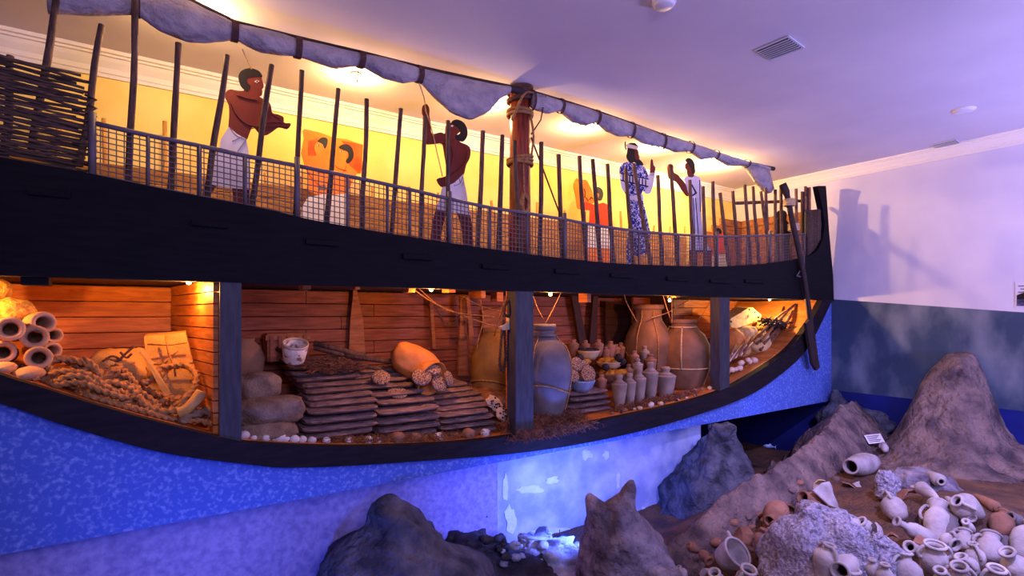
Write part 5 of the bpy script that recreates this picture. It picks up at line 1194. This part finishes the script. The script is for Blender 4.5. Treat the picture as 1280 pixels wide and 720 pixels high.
jar('torpedo', (862, 682), (875, 690), 7, 'clay_rust', 'dark little broken jar lying at the foot of the ridge', t=7.0, handles=0)
jar('pot', (936, 712), (928, 738), 14, 'clay_pale', 'white jar with big loop handles cut by the lower edge under the tilted one', t=5.9, dm=.1, handles=2, ha=.2)
jar('pot', (893, 716), (898, 735), 10, 'clay_pale', 'white rim fragment of a jar at the lower edge below the small brown one', t=6.0, dm=.1, handles=1)
jar('round', (1104, 553), (1107, 564), 5, 'clay_pale', 'tiny pale jug standing beside the white card', t=99, handles=1)
jar('round', (848, 710), (856, 722), 8, 'clay_pale', 'little pale jug at the foot of the two-peaked boulder', t=6.4, handles=1)
def sherd(px, py, s, m, lab, seed, t=None, tilt=(.5, .3)):
    tt = t or hit(px, py+3); c = atT(px, py, tt-.04); rr = random.Random(seed); R = s*tt/FOC; n = 9
    Mx = Matrix.Translation(c) @ Matrix.Rotation(rr.uniform(0, 6), 4, 'Z') @ Matrix.Rotation(tilt[0], 4, 'X') @ Matrix.Rotation(tilt[1], 4, 'Y')
    ring = [(math.cos(2*PI*k/n)*rr.uniform(.6, 1.1)*R*1.3, math.sin(2*PI*k/n)*rr.uniform(.6, 1.1)*R) for k in range(n)]
    vs = [Mx @ Vector((x, y, -.5*(x*x)/R)) for x, y in ring]+[Mx @ Vector((x, y, -.5*(x*x)/R-.02)) for x, y in ring]+[Mx @ Vector((0, 0, .02)), Mx @ Vector((0, 0, 0))]
    F = [(k, (k+1) % n, 2*n) for k in range(n)]+[((k+1) % n+n, k+n, 2*n+1) for k in range(n)]+[(k, k+n, (k+1) % n+n, (k+1) % n) for k in range(n)]
    return tag(MB().add(vs, F, False).build('pottery_sherd', m), lab, 'sherd', 'broken sherds on the seabed')
sherd(1040, 617, 17, 'clay_pale', 'large pale curved sherd standing on edge beside the reddish jar', 2, 7.6, (1.0, .4))
sherd(1021, 603, 8, 'bowl_cream', 'narrow cream sherd stuck upright in the sand below the large lying jar', 3, 8.3, (.3, 1.1))
sherd(1060, 605, 9, 'clay_rust', 'rusty sherd lying before the large lying jar', 4)
sherd(1070, 604, 5, 'clay_pale', 'little white sherd beside the rusty one', 5)
sherd(929, 668, 14, 'clay_rust', 'broad tan sherd behind the tilted open jar', 6, 7.0, (.9, 0))
sherd(974, 629, 9, 'bowl_cream', 'cream sherd lying on top behind the overturned round jar', 7)
sherd(989, 632, 7, 'clay_rust', 'small rusty sherd right of the cream one', 8)
sherd(880, 712, 9, 'clay_pale', 'pale sherd low at the frame edge left of the rim fragment', 9, 6.4)
sherd(958, 655, 6, 'clay_rust', 'bit of rusty sherd between the slim jar and the round one', 10)
sherd(1130, 613, 10, 'clay_rust', 'flat brown sherd lying on the bluish slab', 11, 7.4)
sherd(1152, 640, 12, 'clay_rust', 'brown sherd between the round jug and the broad pale jar', 12, 7.1)
sherd(1115, 667, 7, 'clay_rust', 'rusty broken bit under the neck of the bottle-shaped jar', 13, 6.5)
sherd(1100, 660, 8, 'clay_pale', 'pale fin-like sherd on the knobbly rock', 14, 6.2, (1.1, .2))
sherd(1157, 676, 9, 'clay_rust', 'rust coloured sherd left of the ring handle', 15, 6.3)
for i, (px, py) in enumerate([(905, 660), (917, 655), (935, 648), (950, 645), (990, 615), (1000, 605), (870, 700), (895, 680), (1045, 600), (940, 660), (1085, 590), (1012, 640)]):
    tt = hit(px, py); s_ = .04+.03*((i*37) % 10)/10
    tag(MB().blob(atT(px, py, tt)+Vector((0, 0, s_*.3)), (s_*1.3, s_, s_*.8), i*5, .35, 1.6, 2).build('loose_stone', 'clay_rust' if i % 2 else 'rock_brown'), 'loose brownish stone on the sand, %s from the left' % ORD[sorted([905, 917, 935, 950, 990, 1000, 870, 895, 1045, 940, 1085, 1012]).index(px)], 'stone', 'loose stones on the sand')

# white card on the sand
cd = thing('information_card', 'small white printed card tilted on the sand near the right wall', 'card', tuple(atT(1093, 557, 10.0)))
tc_ = hit(1093, 557)-.06
Q = [atT(1080, 544, tc_+.10), atT(1100.4, 541.8, tc_+.10), atT(1106, 552.3, tc_-.12), atT(1086, 554.4, tc_-.12)]
MB().prism(Q, (0, 0, -.01)).build('board', 'card_white', cd)
for k in range(5):
    f = .18+.16*k; a = Q[0]+(Q[3]-Q[0])*f; c = Q[1]+(Q[2]-Q[1])*f; g = (Q[3]-Q[0])*.05
    MB().prism([a+(c-a)*.1+UP*.004, a+(c-a)*(.85-.1*(k % 3))+UP*.004, a+(c-a)*(.85-.1*(k % 3))+g+UP*.004, a+(c-a)*.1+g+UP*.004], (0, 0, -.003)).build('text_line', 'ink', cd)
MB().tube([atT(1093, 550, tc_+.03), atT(1093, 560, tc_+.05)], .015, 5).build('peg', 'stake_wood', cd)
# fish
def fish(px, py, t, Lp, m, lab, ang=0.0, hang=True):
    c = atT(px, py, t); L = Lp*t/FOC; d = RIGHT*math.cos(ang)+UP*math.sin(ang); T = thing('model_fish', lab, 'fish', tuple(c))
    u = UP*math.cos(ang)-RIGHT*math.sin(ang)
    prof_ = [(0, .01), (.08, .07), (.25, .13), (.45, .14), (.65, .10), (.82, .045), (.88, .035)]; vs = []; n = 10
    for f, r in prof_:
        for k in range(n):
            a = 2*PI*k/n; vs.append(c+d*((f-.5)*L)+u*(math.cos(a)*r*L)+FWD*(math.sin(a)*r*L*.5))
    b = MB(); b.add(vs, [(i*n+k, i*n+(k+1) % n, (i+1)*n+(k+1) % n, (i+1)*n+k) for i in range(len(prof_)-1) for k in range(n)]+[tuple(range(n)), tuple(range((len(prof_)-1)*n, len(prof_)*n))], True)
    b.build('body', m, T)
    MB().prism([c+d*L*.36, c+d*L*.52+u*L*.14, c+d*L*.47, c+d*L*.52-u*L*.14], FWD*.006).build('tail', m, T)
    MB().prism([c-d*L*.12+u*L*.12, c+d*L*.02+u*L*.24, c+d*L*.16+u*L*.11], FWD*.006).build('fin', m, T)
    MB().blob(c-d*L*.36+u*L*.03-FWD*L*.045, (.01, .01, .01), 1, 0, 1, 1).build('eye', 'hair_black', T)
    return c, L
c, L = fish(706, 672, 7.9, 27, 'fish_dark', 'dark slender model fish hung before the bright base wall', -.12)
tag(MB().tube([c, c-UP*.16-RIGHT*.05, Vector((c.x-.1, c.y, 0.35))], .006, 4).build('fish_wire', 'oar_dark'), 'thin bent wire holding the dark slender fish', 'wire')
fish(604, 648, 7.9, 12, 'fish_dark', 'small dark round model fish near the base wall corner', .4)
fish(573, 645, 7.8, 13, 'fish_dark', 'blurred dark model fish in shade left of the wall corner', 0)
fish(962, 558, 10.9, 16, 'fish_silver', 'small pale silver model fish in the dark recess under the hull', -.12)

# ------------------------------------------------------------------ ceiling and wall fittings
def vent(q, lab):
    P = [atZ(x, y, CZ-.006) for x, y in q]; T = thing('ceiling_vent', lab, 'vent', tuple(sum(P, Vector())/4))
    c = sum(P, Vector())/4
    O = [c+(p-c)*1.12 for p in P]
    b = MB(); b.prism(O, (0, 0, -.012)); b.build('frame', 'vent_white', T)
    b = MB(); b.prism([p-UP*.008 for p in P], (0, 0, -.008)); b.build('backing', 'vent_dark', T)
    for k in range(7):
        f = (k+.5)/7; a = P[0]+(P[3]-P[0])*f; e = P[1]+(P[2]-P[1])*f; g = (P[3]-P[0])*.016
        MB().prism([a-g-UP*.016, e-g-UP*.016, e+g-UP*.016, a+g-UP*.016], (0, 0, -.012)).build('slat', 'vent_white', T)
vent([(946, 62.5), (985, 46), (1003, 59), (964, 73)], 'square slatted air vent in the middle of the ceiling')
vent([(1165, 181.6), (1194, 174.6), (1203, 180.5), (1172.6, 185.5)], 'narrow dark slatted air vent close to the right wall')
for (px, py, rp, lab, h) in [(830, 0, 15, 'round white smoke detector at the top edge of the picture', .06), (1205, 137, 12, 'flat round white detector near the right-hand air vent', .03)]:
    p = atZ(px, py, CZ); R = rp*(p-Vector((0, 0, E))).dot(FWD)/FOC; T = thing('smoke_detector', lab, 'detector', tuple(p))
    MB().lathe([(.001, 0), (R, 0), (R, -h*.5), (R*.94, -h*.7)], 28, Matrix.Translation(p)).build('base', 'plastic_white', T)
    MB().lathe([(R*.9, -h*.65), (R*.85, -h), (R*.7, -h*1.25), (.001, -h*1.3)], 28, Matrix.Translation(p)).build('cover', 'plastic_white', T)
ps = thing('wall_poster', 'small printed poster with a dark photograph on the right wall', 'poster', tuple(atX(1280, 384, XW)))
xw = XW-.012; A_ = atX(1269, 353, xw); B_ = atX(1269.5, 384, xw); w_ = 0.62
MB().box((xw, A_.y-w_, B_.z), (xw+.01, A_.y, A_.z)).build('sheet', 'white_plaster', ps)
MB().box((xw-.004, A_.y-w_+.04, B_.z+.02), (xw, A_.y-.02, B_.z+(A_.z-B_.z)*.48)).build('photograph', 'photo_dark', ps)
MB().prism([(xw-.008, A_.y-.03, B_.z+.22), (xw-.008, A_.y-.2, B_.z+.30), (xw-.008, A_.y-.4, B_.z+.24), (xw-.008, A_.y-.55, B_.z+.2), (xw-.008, A_.y-.55, B_.z+.14), (xw-.008, A_.y-.03, B_.z+.14)], (.004, 0, 0)).build('ship_silhouette', 'hair_black', ps)
for k in range(4):
    z = A_.z-.06-k*.055; MB().box((xw-.004, A_.y-w_+.06+.05*(k % 2), z-.018), (xw, A_.y-.04-.03*(k % 2), z)).build('text_line', 'line_grey', ps)
